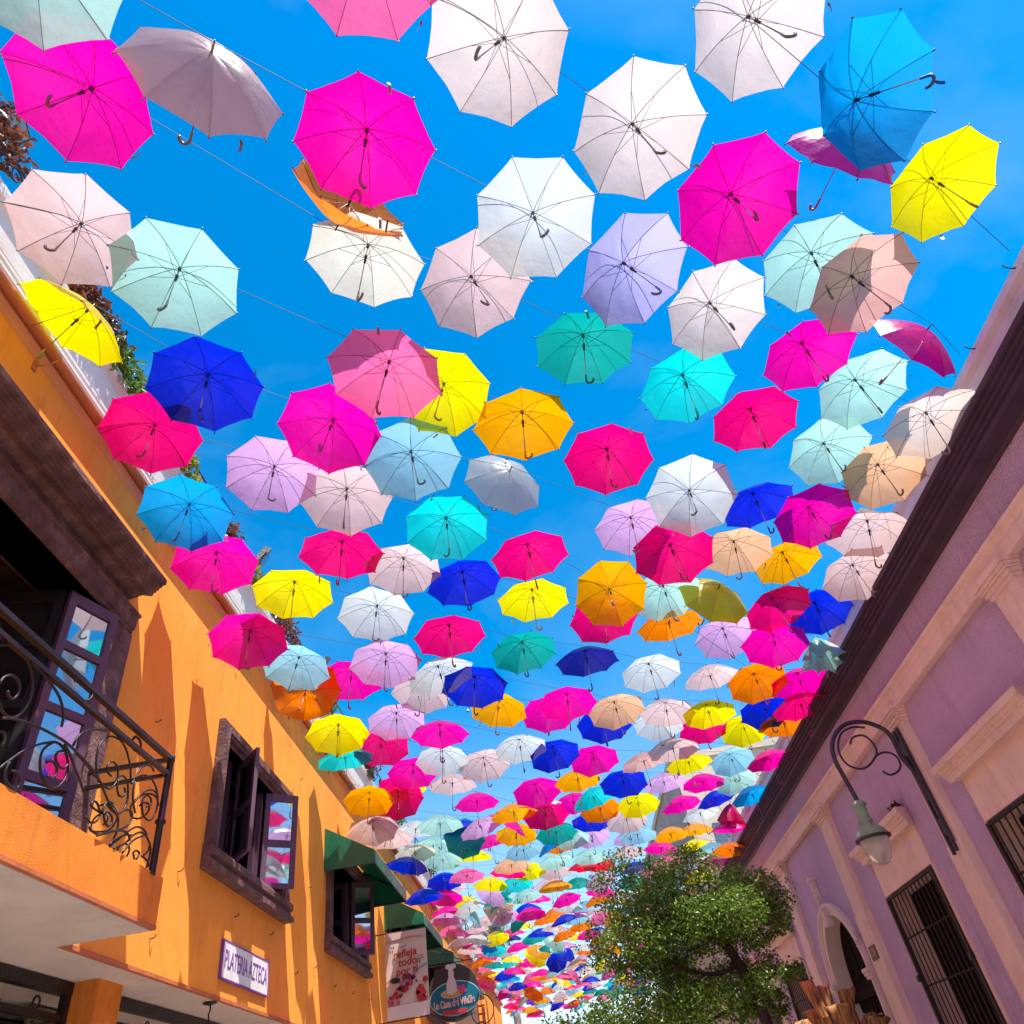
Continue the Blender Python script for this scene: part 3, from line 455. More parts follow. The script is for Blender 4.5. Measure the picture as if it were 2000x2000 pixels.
MASS=[('H',4.053,23.840,7.309,-0.086,-0.591,0.802),('T',0.294,21.020,7.200,-0.055,0.106,0.993),('Y',4.397,24.097,6.901,-0.030,0.034,0.999),('L',3.323,23.292,7.107,-0.384,0.010,0.923),('G',0.190,22.092,6.824,-0.011,-0.099,0.995),('X',3.771,24.778,6.917,0.153,-0.126,0.980),('R',3.329,24.447,7.344,-0.061,0.026,0.998),('R',4.250,26.287,6.832,-0.400,0.381,0.833),('K',2.888,25.266,7.399,-0.095,-0.192,0.977),('E',2.916,25.287,6.830,-0.202,0.080,0.976),('H',3.655,25.842,7.063,-0.135,0.112,0.985),('W',2.266,24.799,6.921,-0.004,0.047,0.999),('L',-1.579,23.066,7.110,0.495,0.365,0.788),('L',2.794,26.345,6.907,-0.085,0.022,0.996),('P',-2.739,22.196,7.328,0.052,0.026,0.998),('O',2.138,25.854,7.039,0.192,-0.411,0.891),('M',-0.424,25.082,7.255,0.072,-0.142,0.987),('X',2.668,27.401,6.901,0.119,-0.017,0.993),('X',1.125,26.244,7.055,0.037,0.006,0.999),('E',2.479,27.259,7.336,0.032,0.214,0.976),('M',-0.662,24.904,6.841,-0.005,0.081,0.997),('H',3.320,29.040,7.293,-0.093,-0.407,0.909),('G',2.096,28.122,6.928,-0.358,-0.662,0.658),('M',4.060,29.595,7.181,-0.104,0.403,0.909),('E',-1.215,26.789,7.104,-0.667,0.203,0.717),('A',4.099,30.775,6.847,0.039,-0.080,0.996),('T',3.200,30.100,7.227,0.028,-0.031,0.999),('M',2.456,29.542,7.151,-0.047,0.189,0.981),('W',-2.893,25.530,7.253,-0.328,0.321,0.888),('H',1.768,30.176,6.868,-0.668,-0.313,0.675),('K',2.561,30.771,6.923,-0.055,-0.231,0.971),('E',-1.732,27.551,7.370,-0.090,0.111,0.990),('L',4.370,32.127,7.022,-0.091,-0.022,0.996),('H',2.066,31.550,6.814,0.067,-0.102,0.993),('O',3.098,32.323,6.951,-0.349,-0.071,0.934),('A',2.325,31.744,7.219,-0.436,0.428,0.791),('T',3.941,32.956,6.879,-0.241,-0.681,0.691),('B',1.830,32.522,7.316,0.365,-0.467,0.805),('B',3.280,33.610,7.212,-0.170,-0.038,0.985),('G',2.155,32.766,6.859,0.474,-0.475,0.741),('O',3.974,34.130,6.942,0.083,0.211,0.974),('X',2.425,32.969,7.314,0.027,-0.022,0.999),('E',-0.248,32.114,7.022,0.201,-0.340,0.919),('W',1.077,33.107,7.009,0.081,-0.106,0.991),('O',1.719,33.590,7.370,-0.282,-0.478,0.832),('R',1.801,33.650,6.901,0.082,-0.188,0.979),('B',3.835,35.176,6.929,0.011,0.157,0.988),('H',4.114,36.535,7.071,0.619,-0.242,0.747),('M',3.304,35.928,7.172,-0.252,0.248,0.935),('Y',-0.847,33.965,7.099,0.556,0.451,0.699),('Y',3.156,36.967,7.217,-0.041,0.160,0.986),('H',4.374,37.880,6.982,0.140,0.041,0.989),('H',0.719,35.139,6.830,-0.012,-0.169,0.985),('C',2.305,37.479,6.912,0.088,0.140,0.986),('M',-1.845,34.366,6.817,0.155,-0.126,0.980),('W',2.342,37.506,7.386,-0.168,0.058,0.984),('K',3.254,38.191,7.090,-0.556,-0.021,0.831),('B',4.161,38.870,6.807,-0.116,0.065,0.991),('T',-0.290,36.683,6.910,-0.196,0.103,0.975),('Y',2.330,38.647,7.058,-0.184,0.081,0.980),('C',1.147,37.760,6.890,0.045,-0.004,0.999),('O',-1.430,35.827,7.195,0.186,-0.311,0.932),('A',3.863,39.797,7.391,-0.220,0.048,0.974),('B',4.390,41.343,7.329,0.090,-0.185,0.979),('R',0.148,38.161,6.842,0.211,-0.020,0.977),('B',1.009,38.807,7.127,0.028,-0.148,0.989),('M',0.174,38.181,7.243,-0.602,-0.040,0.798),('E',3.811,40.908,7.277,-0.647,-0.076,0.759),('L',2.710,41.232,7.025,-0.055,-0.145,0.988),('Y',0.021,39.216,6.860,0.400,-0.373,0.837),('O',4.252,42.389,7.364,-0.368,0.181,0.912),('O',3.367,41.726,7.199,-0.070,0.173,0.982),('B',1.314,40.186,6.808,0.093,-0.127,0.988),('E',3.938,43.304,7.020,-0.093,0.016,0.996),('M',-1.313,39.365,6.915,0.196,-0.094,0.976),('H',3.220,42.765,6.822,0.062,0.062,0.996),('A',-2.354,38.584,7.194,-0.059,-0.023,0.998),('X',2.338,42.104,7.041,0.024,-0.022,0.999),('A',0.431,41.823,7.106,0.082,-0.027,0.996),('O',1.198,42.399,7.183,-0.221,0.047,0.974),('H',-0.724,40.957,7.265,-0.125,-0.337,0.933),('W',3.615,44.211,7.342,0.039,0.005,0.999),('A',-2.982,39.263,7.230,0.137,-0.528,0.838),('O',-1.443,41.568,6.813,0.286,0.394,0.874),('P',1.542,43.807,7.005,-0.024,-0.146,0.989),('M',3.406,45.204,7.152,0.162,-0.486,0.859),('X',3.601,46.501,6.850,-0.095,-0.103,0.990),('B',-0.271,43.596,7.313,-0.173,-0.457,0.872),('B',3.518,46.438,7.394,0.033,-0.092,0.995),('H',-2.259,42.106,7.108,-0.428,0.117,0.896),('W',4.345,47.059,7.136,-0.126,-0.016,0.992),('T',-2.132,43.351,6.848,-0.478,-0.235,0.846),('E',1.887,46.365,6.956,-0.097,-0.024,0.995),('A',4.267,48.151,6.887,0.149,0.101,0.984),('O',-2.183,43.312,7.318,0.037,-0.178,0.983),('B',2.761,47.021,7.228,-0.220,-0.047,0.974),('B',-1.807,44.745,7.065,-0.064,-0.046,0.997),('T',3.351,48.613,7.169,0.051,0.349,0.936),('H',4.110,49.182,7.308,-0.104,-0.727,0.678),('C',4.125,49.194,6.877,0.038,0.042,0.998),('K',-2.808,45.144,6.920,0.139,0.045,0.989),('T',3.601,49.951,7.395,-0.083,-0.064,0.994),('M',4.283,50.462,7.349,-0.439,0.037,0.898),('O',0.433,47.575,6.828,-0.073,0.011,0.997),('O',4.237,50.428,6.890,-0.105,-0.145,0.984),('R',-2.607,46.445,6.970,0.151,0.080,0.985),('P',2.123,49.992,7.275,-0.484,0.188,0.854),('L',0.284,48.613,7.366,0.156,-0.037,0.987),('M',0.216,48.562,6.850,0.032,0.031,0.999),('X',-1.319,47.411,6.986,-0.087,-0.009,0.996),('B',-0.596,47.953,6.944,-0.373,0.196,0.907),('H',1.203,49.302,7.245,-0.614,0.239,0.752),('G',-2.006,46.896,6.814,0.001,0.051,0.999),('A',0.684,50.063,7.009,-0.342,-0.411,0.845),('K',-2.003,48.048,6.847,-0.473,-0.030,0.881),('B',-1.053,48.760,7.312,0.419,0.189,0.888),('R',-0.418,49.236,7.081,0.114,-0.039,0.993),('B',-1.736,48.248,7.268,0.120,0.004,0.993),('C',-2.841,47.419,7.370,0.530,0.125,0.839),('X',-2.708,47.519,6.907,-0.132,0.124,0.983),('O',-2.996,48.453,7.120,-0.122,0.046,0.991),('K',-1.779,49.366,6.924,-0.015,0.079,0.997),('P',-1.569,49.523,7.337,0.007,0.019,1.000),('R',-0.572,50.271,7.050,-0.226,-0.082,0.971),('P',-2.622,49.884,7.267,0.126,-0.178,0.976),('M',-1.849,50.463,6.880,0.103,-0.075,0.992)]
CORD={0:'thin cord with cream white, azure blue umbrellas from the orange house',1:'thin cord with rose pink, cream white umbrellas from the orange house',2:'thin cord with mint green, pale pink umbrellas from the orange house',3:'thin cord with magenta, orange umbrellas from the orange house',4:'thin cord with pale pink, mint green umbrellas from the orange house',6:'thin cord with hot pink, lilac umbrellas from the orange house',7:'thin cord with azure blue, hot pink umbrellas from the orange house',8:'thin cord with magenta, yellow umbrellas from the orange house',9:'thin cord with magenta, lilac umbrellas from the orange house',10:'thin cord with light blue, magenta umbrellas from the orange house',11:'thin cord with orange, lilac umbrellas from the orange house',12:'thin cord with turquoise, yellow umbrellas from the orange house',13:'thin cord with magenta, pale pink umbrellas from the orange house',14:'thin cord with amber, hot pink umbrellas from the orange house',15:'thin cord with mint green, lilac umbrellas from the orange house',16:'thin cord with pale pink, pale pink umbrellas from the orange house',17:'thin cord with ivory, mint green umbrellas from the orange house',18:'thin cord with royal blue, mint green umbrellas from the orange house',19:'thin cord with rose pink, hot pink umbrellas from the orange house',20:'thin cord with royal blue, yellow umbrellas from the orange house',21:'thin cord with royal blue, magenta umbrellas from the orange house',22:'thin cord with yellow, white umbrellas from the orange house',24:'thin cord with lilac, pale pink umbrellas from the orange house',25:'thin cord with rose pink, pale pink umbrellas from the orange house',27:'thin cord with pale pink, azure blue umbrellas from the orange house',28:'thin cord with pale pink, turquoise umbrellas from the orange house',30:'thin cord with orange, pale pink umbrellas from the orange house',31:'thin cord with teal green, magenta umbrellas from the orange house',32:'thin cord with rose pink, turquoise umbrellas from the orange house',34:'thin cord with orange, azure blue umbrellas from the orange house',35:'thin cord with magenta, rose pink umbrellas from the orange house',36:'thin cord with lilac, royal blue umbrellas from the orange house',37:'thin cord with rose pink, magenta umbrellas from the orange house',38:'thin cord with magenta, mint green umbrellas from the orange house',39:'thin cord with navy, white umbrellas from the orange house',41:'thin cord with hot pink, amber umbrellas from the orange house',5:'thin cord with royal blue, amber umbrellas from the purple house',29:'thin cord with orange, mint green umbrellas from the purple house',33:'thin cord with lilac, teal green umbrellas from the purple house',40:'thin cord with turquoise, pale pink umbrellas from the purple house',23:'thin cord with magenta, light blue, peach umbrellas from the orange house',26:'thin cord with magenta, white, yellow umbrellas from the orange house'}
# ---------------------------------------------------------------- helpers
def lin(c):
    return tuple(((v/255+.055)/1.055)**2.4 if v > 10 else v/255/12.92 for v in c)
class MB:
    def __init__(s): s.v = []; s.f = []
    def quad(s, a, b, c, d): n = len(s.v); s.v += [a, b, c, d]; s.f.append((n, n+1, n+2, n+3)); return s
    def box(s, x0, x1, y0, y1, z0, z1):
        n = len(s.v)
        s.v += [(x0,y0,z0),(x1,y0,z0),(x1,y1,z0),(x0,y1,z0),(x0,y0,z1),(x1,y0,z1),(x1,y1,z1),(x0,y1,z1)]
        s.f += [tuple(n+i for i in q) for q in ((0,3,2,1),(4,5,6,7),(0,1,5,4),(1,2,6,5),(2,3,7,6),(3,0,4,7))]; return s
    def prism(s, prof, fn, a, b):
        """closed 2d profile extruded: fn(u,v,t) -> 3d"""
        n = len(s.v); k = len(prof)
        s.v += [fn(u, v, a) for u, v in prof] + [fn(u, v, b) for u, v in prof]
        for i in range(k):
            j = (i+1) % k; s.f.append((n+i, n+j, n+k+j, n+k+i))
        s.f.append(tuple(n+i for i in reversed(range(k)))); s.f.append(tuple(n+k+i for i in range(k))); return s
    def tube(s, pts, r, n=6, taper=None):
        pts = [Vector(p) for p in pts]; b = len(s.v); k = len(pts)
        nrm = None
        for i, p in enumerate(pts):
            t = (pts[min(i+1, k-1)] - pts[max(i-1, 0)]).normalized()
            if nrm is None:
                nrm = t.orthogonal().normalized()
            else:
                nrm = (nrm - t*nrm.dot(t)).normalized()
            bi = t.cross(nrm)
            rr = r if taper is None else r*taper[i]
            for j in range(n):
                a = 2*math.pi*j/n
                s.v.append(tuple(p + nrm*(rr*math.cos(a)) + bi*(rr*math.sin(a))))
        for i in range(k-1):
            for j in range(n):
                a = b+i*n+j; c = b+i*n+(j+1) % n
                s.f.append((a, c, c+n, a+n))
        s.f.append(tuple(b+j for j in reversed(range(n)))); s.f.append(tuple(b+(k-1)*n+j for j in range(n))); return s
    def lathe(s, prof, c, n=20):
        b = len(s.v); k = len(prof)
        for r, z in prof:
            for j in range(n):
                a = 2*math.pi*j/n; s.v.append((c[0]+r*math.cos(a), c[1]+r*math.sin(a), c[2]+z))
        for i in range(k-1):
            for j in range(n):
                a = b+i*n+j; d = b+i*n+(j+1) % n; s.f.append((a, d, d+n, a+n))
        return s
    def mesh(s, name, mat, smooth=False):
        me = bpy.data.meshes.new(name); me.from_pydata([tuple(v) for v in s.v], [], s.f); me.update()
        if mat: me.materials.append(mat)
        if smooth: me.polygons.foreach_set('use_smooth', [True]*len(me.polygons))
        return me
    def build(s, name, mat, parent=None, smooth=False):
        return link(name, s.mesh(name, mat, smooth), parent)
def link(name, me, parent=None):
    o = bpy.data.objects.new(name, me); C.objects.link(o)
    if parent: o.parent = parent
    return o
def tag(o, label=None, cat=None, group=None, kind=None):
    for k, v in (('label', label), ('category', cat), ('group', group), ('kind', kind)):
        if v: o[k] = v
    return o
def empty(name, loc=(0, 0, 0), label=None, cat=None, group=None):
    o = bpy.data.objects.new(name, None); C.objects.link(o); o.location = loc; o.empty_display_size = .1
    return tag(o, label, cat, group)
def off(o, root):          # child built in world coordinates under a moved empty
    o.parent = root; o.matrix_parent_inverse = Matrix.Translation(-Vector(root.location)); return o
def spline(pts, n=5):
    P = [Vector(p) for p in pts]; out = []
    for i in range(len(P)-1):
        a = P[max(i-1, 0)]; b = P[i]; c = P[i+1]; d = P[min(i+2, len(P)-1)]
        for k in range(n):
            t = k/n
            out.append(.5*((2*b)+(c-a)*t+(2*a-5*b+4*c-d)*t*t+(3*b-a-3*c+d)*t**3))
    out.append(P[-1]); return out
# ---------------------------------------------------------------- materials
MATS = {}
def mat(name, col, rough=.6, bump=0, bscale=60, var=0, vscale=2.0, metal=0, spec=.4, stain=None, stain_amt=0, sscale=1.2, detail=4, streak=None, bdist=.02):
    if name in MATS: return MATS[name]
    m = bpy.data.materials.new(name); m.use_nodes = True; MATS[name] = m
    n = m.node_tree; L = n.links; b = n.nodes['Principled BSDF']
    b.inputs['Roughness'].default_value = rough; b.inputs['Metallic'].default_value = metal
    b.inputs['Specular IOR Level'].default_value = spec
    tc = n.nodes.new('ShaderNodeTexCoord'); src = tc.outputs['Object']
    rgb = n.nodes.new('ShaderNodeRGB'); rgb.outputs[0].default_value = (*col, 1); cur = rgb.outputs[0]
    if var:
        no = n.nodes.new('ShaderNodeTexNoise'); no.inputs['Scale'].default_value = vscale; no.inputs['Detail'].default_value = detail
        L.new(src, no.inputs['Vector'])
        mr = n.nodes.new('ShaderNodeMapRange'); mr.inputs[1].default_value = .3; mr.inputs[2].default_value = .7
        mr.inputs[3].default_value = 1-var; mr.inputs[4].default_value = 1+var; L.new(no.outputs[0], mr.inputs[0])
        mx = n.nodes.new('ShaderNodeVectorMath'); mx.operation = 'SCALE'; L.new(cur, mx.inputs[0]); L.new(mr.outputs[0], mx.inputs['Scale']); cur = mx.outputs[0]
    if stain:
        no = n.nodes.new('ShaderNodeTexNoise'); no.inputs['Scale'].default_value = sscale; no.inputs['Detail'].default_value = 8; no.inputs['Roughness'].default_value = .7
        L.new(src, no.inputs['Vector'])
        mr = n.nodes.new('ShaderNodeMapRange'); mr.inputs[1].default_value = .52; mr.inputs[2].default_value = .75; mr.inputs[3].default_value = 0; mr.inputs[4].default_value = stain_amt
        L.new(no.outputs[0], mr.inputs[0])
        mx = n.nodes.new('ShaderNodeMix'); mx.data_type = 'RGBA'; L.new(mr.outputs[0], mx.inputs[0]); L.new(cur, mx.inputs[6]); mx.inputs[7].default_value = (*stain, 1); cur = mx.outputs[2]
    if streak:          # rain streaks and drips, long in z
        mp = n.nodes.new('ShaderNodeMapping'); mp.inputs['Scale'].default_value = (5, 5, .45); L.new(src, mp.inputs[0])
        no = n.nodes.new('ShaderNodeTexNoise'); no.inputs['Scale'].default_value = 1.6; no.inputs['Detail'].default_value = 6; no.inputs['Roughness'].default_value = .65; L.new(mp.outputs[0], no.inputs['Vector'])
        mr = n.nodes.new('ShaderNodeMapRange'); mr.inputs[1].default_value = .55; mr.inputs[2].default_value = .82; mr.inputs[3].default_value = 0; mr.inputs[4].default_value = streak[1]; L.new(no.outputs[0], mr.inputs[0])
        mx = n.nodes.new('ShaderNodeMix'); mx.data_type = 'RGBA'; L.new(mr.outputs[0], mx.inputs[0]); L.new(cur, mx.inputs[6]); mx.inputs[7].default_value = (*streak[0], 1); cur = mx.outputs[2]
    L.new(cur, b.inputs['Base Color'])
    if bump:
        no = n.nodes.new('ShaderNodeTexNoise'); no.inputs['Scale'].default_value = bscale; no.inputs['Detail'].default_value = 5
        L.new(src, no.inputs['Vector'])
        bp = n.nodes.new('ShaderNodeBump'); bp.inputs['Strength'].default_value = bump; bp.inputs['Distance'].default_value = bdist
        L.new(no.outputs[0], bp.inputs['Height']); L.new(bp.outputs[0], b.inputs['Normal'])
    return m
def glass_mat(name, col, refl=.5, rough=.02):
    if name in MATS: return MATS[name]
    m = bpy.data.materials.new(name); m.use_nodes = True; MATS[name] = m
    n = m.node_tree; L = n.links; b = n.nodes['Principled BSDF']; out = n.nodes['Material Output']
    b.inputs['Base Color'].default_value = (*col, 1); b.inputs['Roughness'].default_value = .2
    g = n.nodes.new('ShaderNodeBsdfGlossy'); g.inputs['Roughness'].default_value = rough; g.inputs['Color'].default_value = (.9, .9, .92, 1)
    mx = n.nodes.new('ShaderNodeMixShader'); mx.inputs[0].default_value = refl
    L.new(b.outputs[0], mx.inputs[1]); L.new(g.outputs[0], mx.inputs[2]); L.new(mx.outputs[0], out.inputs[0]); return m
def cloth_mat(name, col, trans, tcol=None, sheen=0):
    m = bpy.data.materials.new(name); m.use_nodes = True; MATS[name] = m
    n = m.node_tree; L = n.links; b = n.nodes['Principled BSDF']; out = n.nodes['Material Output']
    tc = n.nodes.new('ShaderNodeTexCoord')
    no = n.nodes.new('ShaderNodeTexNoise'); no.inputs['Scale'].default_value = 7; no.inputs['Detail'].default_value = 3; L.new(tc.outputs['Object'], no.inputs['Vector'])
    bp = n.nodes.new('ShaderNodeBump'); bp.inputs['Strength'].default_value = .25; bp.inputs['Distance'].default_value = .05; L.new(no.outputs[0], bp.inputs['Height'])
    at = n.nodes.new('ShaderNodeAttribute'); at.attribute_name = 'gore'
    def toned(c):
        r_ = n.nodes.new('ShaderNodeRGB'); r_.outputs[0].default_value = (*c, 1); v_ = n.nodes.new('ShaderNodeVectorMath'); v_.operation = 'SCALE'
        L.new(r_.outputs[0], v_.inputs[0]); L.new(at.outputs['Fac'], v_.inputs['Scale']); return v_.outputs[0]
    if sheen: L.new(toned(col), b.inputs['Base Color'])
    b.inputs['Base Color'].default_value = (*col, 1); b.inputs['Roughness'].default_value = .34; b.inputs['Specular IOR Level'].default_value = .6
    L.new(bp.outputs[0], b.inputs['Normal'])
    t = n.nodes.new('ShaderNodeBsdfTranslucent'); t.inputs['Color'].default_value = (*(tcol or col), 1); L.new(bp.outputs[0], t.inputs['Normal'])
    if sheen: L.new(toned(tcol or col), t.inputs['Color'])
    mx = n.nodes.new('ShaderNodeMixShader'); mx.inputs[0].default_value = trans
    L.new(b.outputs[0], mx.inputs[1]); L.new(t.outputs[0], mx.inputs[2])
    if not sheen: L.new(mx.outputs[0], out.inputs[0]); return m
    rf = n.nodes.new('ShaderNodeBsdfTransparent')      # open weave: a little sun goes straight through, tinted
    rf.inputs['Color'].default_value = (*(tcol or col), 1)
    m2 = n.nodes.new('ShaderNodeMixShader'); m2.inputs[0].default_value = sheen
    L.new(mx.outputs[0], m2.inputs[1]); L.new(rf.outputs[0], m2.inputs[2]); L.new(m2.outputs[0], out.inputs[0]); return m
def leaf_mat(name, col, trans=.35, var=.5):
    m = bpy.data.materials.new(name); m.use_nodes = True; MATS[name] = m
    n = m.node_tree; L = n.links; b = n.nodes['Principled BSDF']; out = n.nodes['Material Output']
    ge = n.nodes.new('ShaderNodeNewGeometry')
    mr = n.nodes.new('ShaderNodeMapRange'); mr.inputs[3].default_value = 1-var; mr.inputs[4].default_value = 1+var; L.new(ge.outputs['Random Per Island'], mr.inputs[0])
    rgb = n.nodes.new('ShaderNodeRGB'); rgb.outputs[0].default_value = (*col, 1)
    mx = n.nodes.new('ShaderNodeVectorMath'); mx.operation = 'SCALE'; L.new(rgb.outputs[0], mx.inputs[0]); L.new(mr.outputs[0], mx.inputs['Scale'])
    L.new(mx.outputs[0], b.inputs['Base Color']); b.inputs['Roughness'].default_value = .38; b.inputs['Specular IOR Level'].default_value = .5
    t = n.nodes.new('ShaderNodeBsdfTranslucent'); L.new(mx.outputs[0], t.inputs['Color'])
    ms = n.nodes.new('ShaderNodeMixShader'); ms.inputs[0].default_value = trans
    L.new(b.outputs[0], ms.inputs[1]); L.new(t.outputs[0], ms.inputs[2]); L.new(ms.outputs[0], out.inputs[0]); return m

ORANGE = mat('orange_stucco', (.86, .32, .05), .85, .22, 70, .07, .9, spec=.15, streak=((.42, .13, .03), .5), stain=(.45, .12, .02), stain_amt=.35, sscale=2.2)
ORANGE2 = mat('orange_rough_stucco', (.74, .235, .035), .9, .4, 130, .14, 3, spec=.15, streak=((.3, .1, .03), .6), stain=(.3, .12, .04), stain_amt=.5, sscale=5)
PURPLE = mat('purple_stucco', (.66, .44, .62), .85, 1.0, 36, .08, 1.2, spec=.15, stain=(.52, .32, .46), stain_amt=.4, sscale=3, streak=((.36, .21, .30), .55), bdist=.05)
PINK = mat('pink_plaster', (.84, .57, .49), .8, .3, 40, .08, 1.5, spec=.15, streak=((.42, .27, .21), .6), stain=(.6, .34, .23), stain_amt=.5, sscale=2.5)
LAVENDER = mat('lavender_plaster', (.76, .62, .66), .85, .3, 50, .08, 1.5, spec=.15, stain=(.35, .27, .24), stain_amt=.6, sscale=2)
DARKPLUM = mat('plum_paint', (.065, .034, .060), .55, .3, 40, .15, 3, spec=.3)
BEIGE = mat('beige_plaster', (.5, .42, .33), .85, .3, 30, .08, .8, spec=.2)
GREYP = mat('grey_plaster', (.33, .29, .25), .85, .4, 12, .15, .8, spec=.2)
CREAM = mat('cream_plaster', (.60, .56, .53), .8, .15, 30, .05, 1.5, spec=.2, stain=(.5, .33, .24), stain_amt=.5, sscale=1.6)
TERRA = mat('terracotta_paint', (.46, .14, .055), .6, .3, 30, .12, 4, spec=.3)
SOFFIT = mat('soffit_plaster', (.62, .55, .49), .9, .25, 120, .08, 2, spec=.1, stain=(.4, .32, .25), stain_amt=.4, sscale=1.5)
STONE = mat('purple_stone', (.125, .062, .060), .75, 1.0, 30, .4, 6, spec=.3, stain=(.26, .18, .15), stain_amt=.6, sscale=6)
WOODP = mat('plum_wood', (.085, .04, .075), .5, .2, 60, .1, 6, spec=.4)
DARKW = mat('dark_wood', (.009, .004, .003), .7, .5, 30, .4, 8, spec=.08)
IRON = mat('wrought_iron', (.018, .013, .016), .38, .3, 60, .2, 10, spec=.5, metal=.3)
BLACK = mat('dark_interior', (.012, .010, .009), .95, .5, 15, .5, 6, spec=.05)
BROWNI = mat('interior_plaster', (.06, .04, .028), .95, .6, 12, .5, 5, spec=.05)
GRILLE = mat('brown_grille', (.03, .012, .009), .55, .3, 60, .2, 10, spec=.4)
GLASS = glass_mat('window_glass', (.03, .03, .035), .5, .028)
GLASSD = glass_mat('window_glass_dark', (.012, .012, .014), .18)
GREENC = cloth_mat('green_awning_cloth', (.001, .105, .055), .03)
OLIVE = mat('olive_wall', (.16, .14, .06), .8, .3, 30, .2, 3)

# ---------------------------------------------------------------- ground
GRD = mat('ground_earth', (.2, .18, .15), .95, .3, 2, .2, .3)
PAVE = mat('street_pavers', (.52, .46, .40), .85, .4, 12, .2, 1.5)
tag(MB().box(-900, 900, -900, 900, -.6, -.02).build('ground', GRD), kind='structure')
tag(MB().box(-3.0, 4.2, -12, 90, -.3, 0).build('street', PAVE), kind='structure')
SIDE = mat('pavement_stone', (.48, .43, .38), .85, .3, 14, .15, 2)
tag(MB().box(-4.6, -3.0, -12, 90, -.3, .13).build('pavement', SIDE), kind='structure')
tag(MB().box(4.2, 5.6, -12, 90, -.3, .13).build('pavement', SIDE), kind='structure')

# ---------------------------------------------------------------- generic wall with openings (plane x = const)
def wall_open(mb, xf, xb, y0, y1, z0, z1, ops):
    ys = sorted({y0, y1, *[v for o in ops for v in o[:2]]}); zs = sorted({z0, z1, *[v for o in ops for v in o[2:4]]})
    for a, b in zip(ys, ys[1:]):
        run = None
        for c, d in zip(zs, zs[1:]):
            hole = any(o[0] <= a and b <= o[1] and o[2] <= c and d <= o[3] for o in ops)
            if not hole: run = (run[0], d) if run else (c, d)
            if (hole or d == zs[-1]) and run:
                mb.box(min(xf, xb), max(xf, xb), a, b, run[0], run[1]); run = None
    return mb
# ================================================================ LEFT: orange building
XL = -3.6
ob = empty('orange_house', (XL, 8, 0), 'orange stucco house with stone window frames, balcony and roof terrace', 'house')
def ol(o): return off(o, ob)
WIN = [(8.27, 10.62, 4.45, 5.70), (13.07, 15.42, 4.45, 5.70), (17.87, 20.22, 4.45, 5.70), (22.67, 25.02, 4.45, 5.70), (27.47, 29.8, 4.45, 5.7)]
DOOR = (2.0, 5.50, 3.46, 5.71)
ol(wall_open(MB(), XL, XL-.35, -9, 48, 3.13, 7.42, WIN+[DOOR]).build('wall', ORANGE))
ol(MB().box(XL-6, XL-.36, -9, 48, 7.2, 7.4).build('roof', CREAM))
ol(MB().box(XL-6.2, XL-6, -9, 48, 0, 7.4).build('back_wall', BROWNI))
ol(MB().box(XL-6, XL-.04, -9, 48, 3.128, 3.2).build('soffit', SOFFIT))
ol(MB().box(XL-.03, XL+.012, 5.83, 48, 3.118, 3.15).build('drip_edge', TERRA))
# room shells behind the openings
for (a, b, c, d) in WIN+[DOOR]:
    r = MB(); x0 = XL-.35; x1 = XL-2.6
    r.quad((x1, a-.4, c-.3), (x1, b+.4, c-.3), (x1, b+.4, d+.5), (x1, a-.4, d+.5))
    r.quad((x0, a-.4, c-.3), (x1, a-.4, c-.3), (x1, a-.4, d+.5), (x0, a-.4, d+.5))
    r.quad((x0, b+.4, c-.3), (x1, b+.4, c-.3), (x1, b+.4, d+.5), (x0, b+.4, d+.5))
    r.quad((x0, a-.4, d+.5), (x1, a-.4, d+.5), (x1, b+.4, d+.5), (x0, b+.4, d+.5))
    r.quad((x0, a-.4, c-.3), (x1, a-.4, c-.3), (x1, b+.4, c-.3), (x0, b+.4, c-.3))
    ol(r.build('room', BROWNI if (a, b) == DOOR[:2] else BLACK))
# cornice: gutter roll, mouldings, cream parapet
Y0, Y1 = -9, 48
def along_y(prof, y0=Y0, y1=Y1): return MB().prism(prof, lambda u, v, t: (u, t, v), y0, y1)
ol(along_y([(XL-.1, 7.42), (XL-.1, 7.12), (XL+.004, 7.12), (XL+.03, 7.16), (XL+.06, 7.18), (XL+.06, 7.30), (XL-.02, 7.42)]).build('cove', mat('cove_paint', (.62, .26, .12), .8, .2, 40, .08, 2)))
g = [(XL+.105+.045*math.cos(a), 7.225+.045*math.sin(a)) for a in [2*math.pi*k/14 for k in range(14)]]
ol(along_y(g).build('gutter', TERRA))
pf = [(XL-.25, 7.28), (XL+.09, 7.28), (XL+.11, 7.33), (XL+.11, 7.36), (XL+.07, 7.37), (XL+.07, 7.41), (XL+.10, 7.42), (XL+.10, 7.45), (XL+.06, 7.46), (XL+.06, 7.50),
      (XL+.07, 7.52), (XL+.09, 7.82), (XL+.14, 7.86), (XL+.15, 7.92), (XL+.15, 7.96), (XL-.25, 7.96)]
ol(along_y(pf).build('parapet', CREAM))
br = MB()
# hook brackets on the gutter that carry the strings
for i in range(16):
    y = 1.3+2.3*i
    b_ = MB().box(XL+.0, XL+.015, y-.025, y+.025, 7.0, 7.12)
    b_.tube(spline([(XL+.02, y, 7.05), (XL+.10, y, 7.05), (XL+.16, y+.02, 7.10), (XL+.15, y+.04, 7.14)]), .006, 5)
    ol(b_.build('hook_bracket', TERRA))
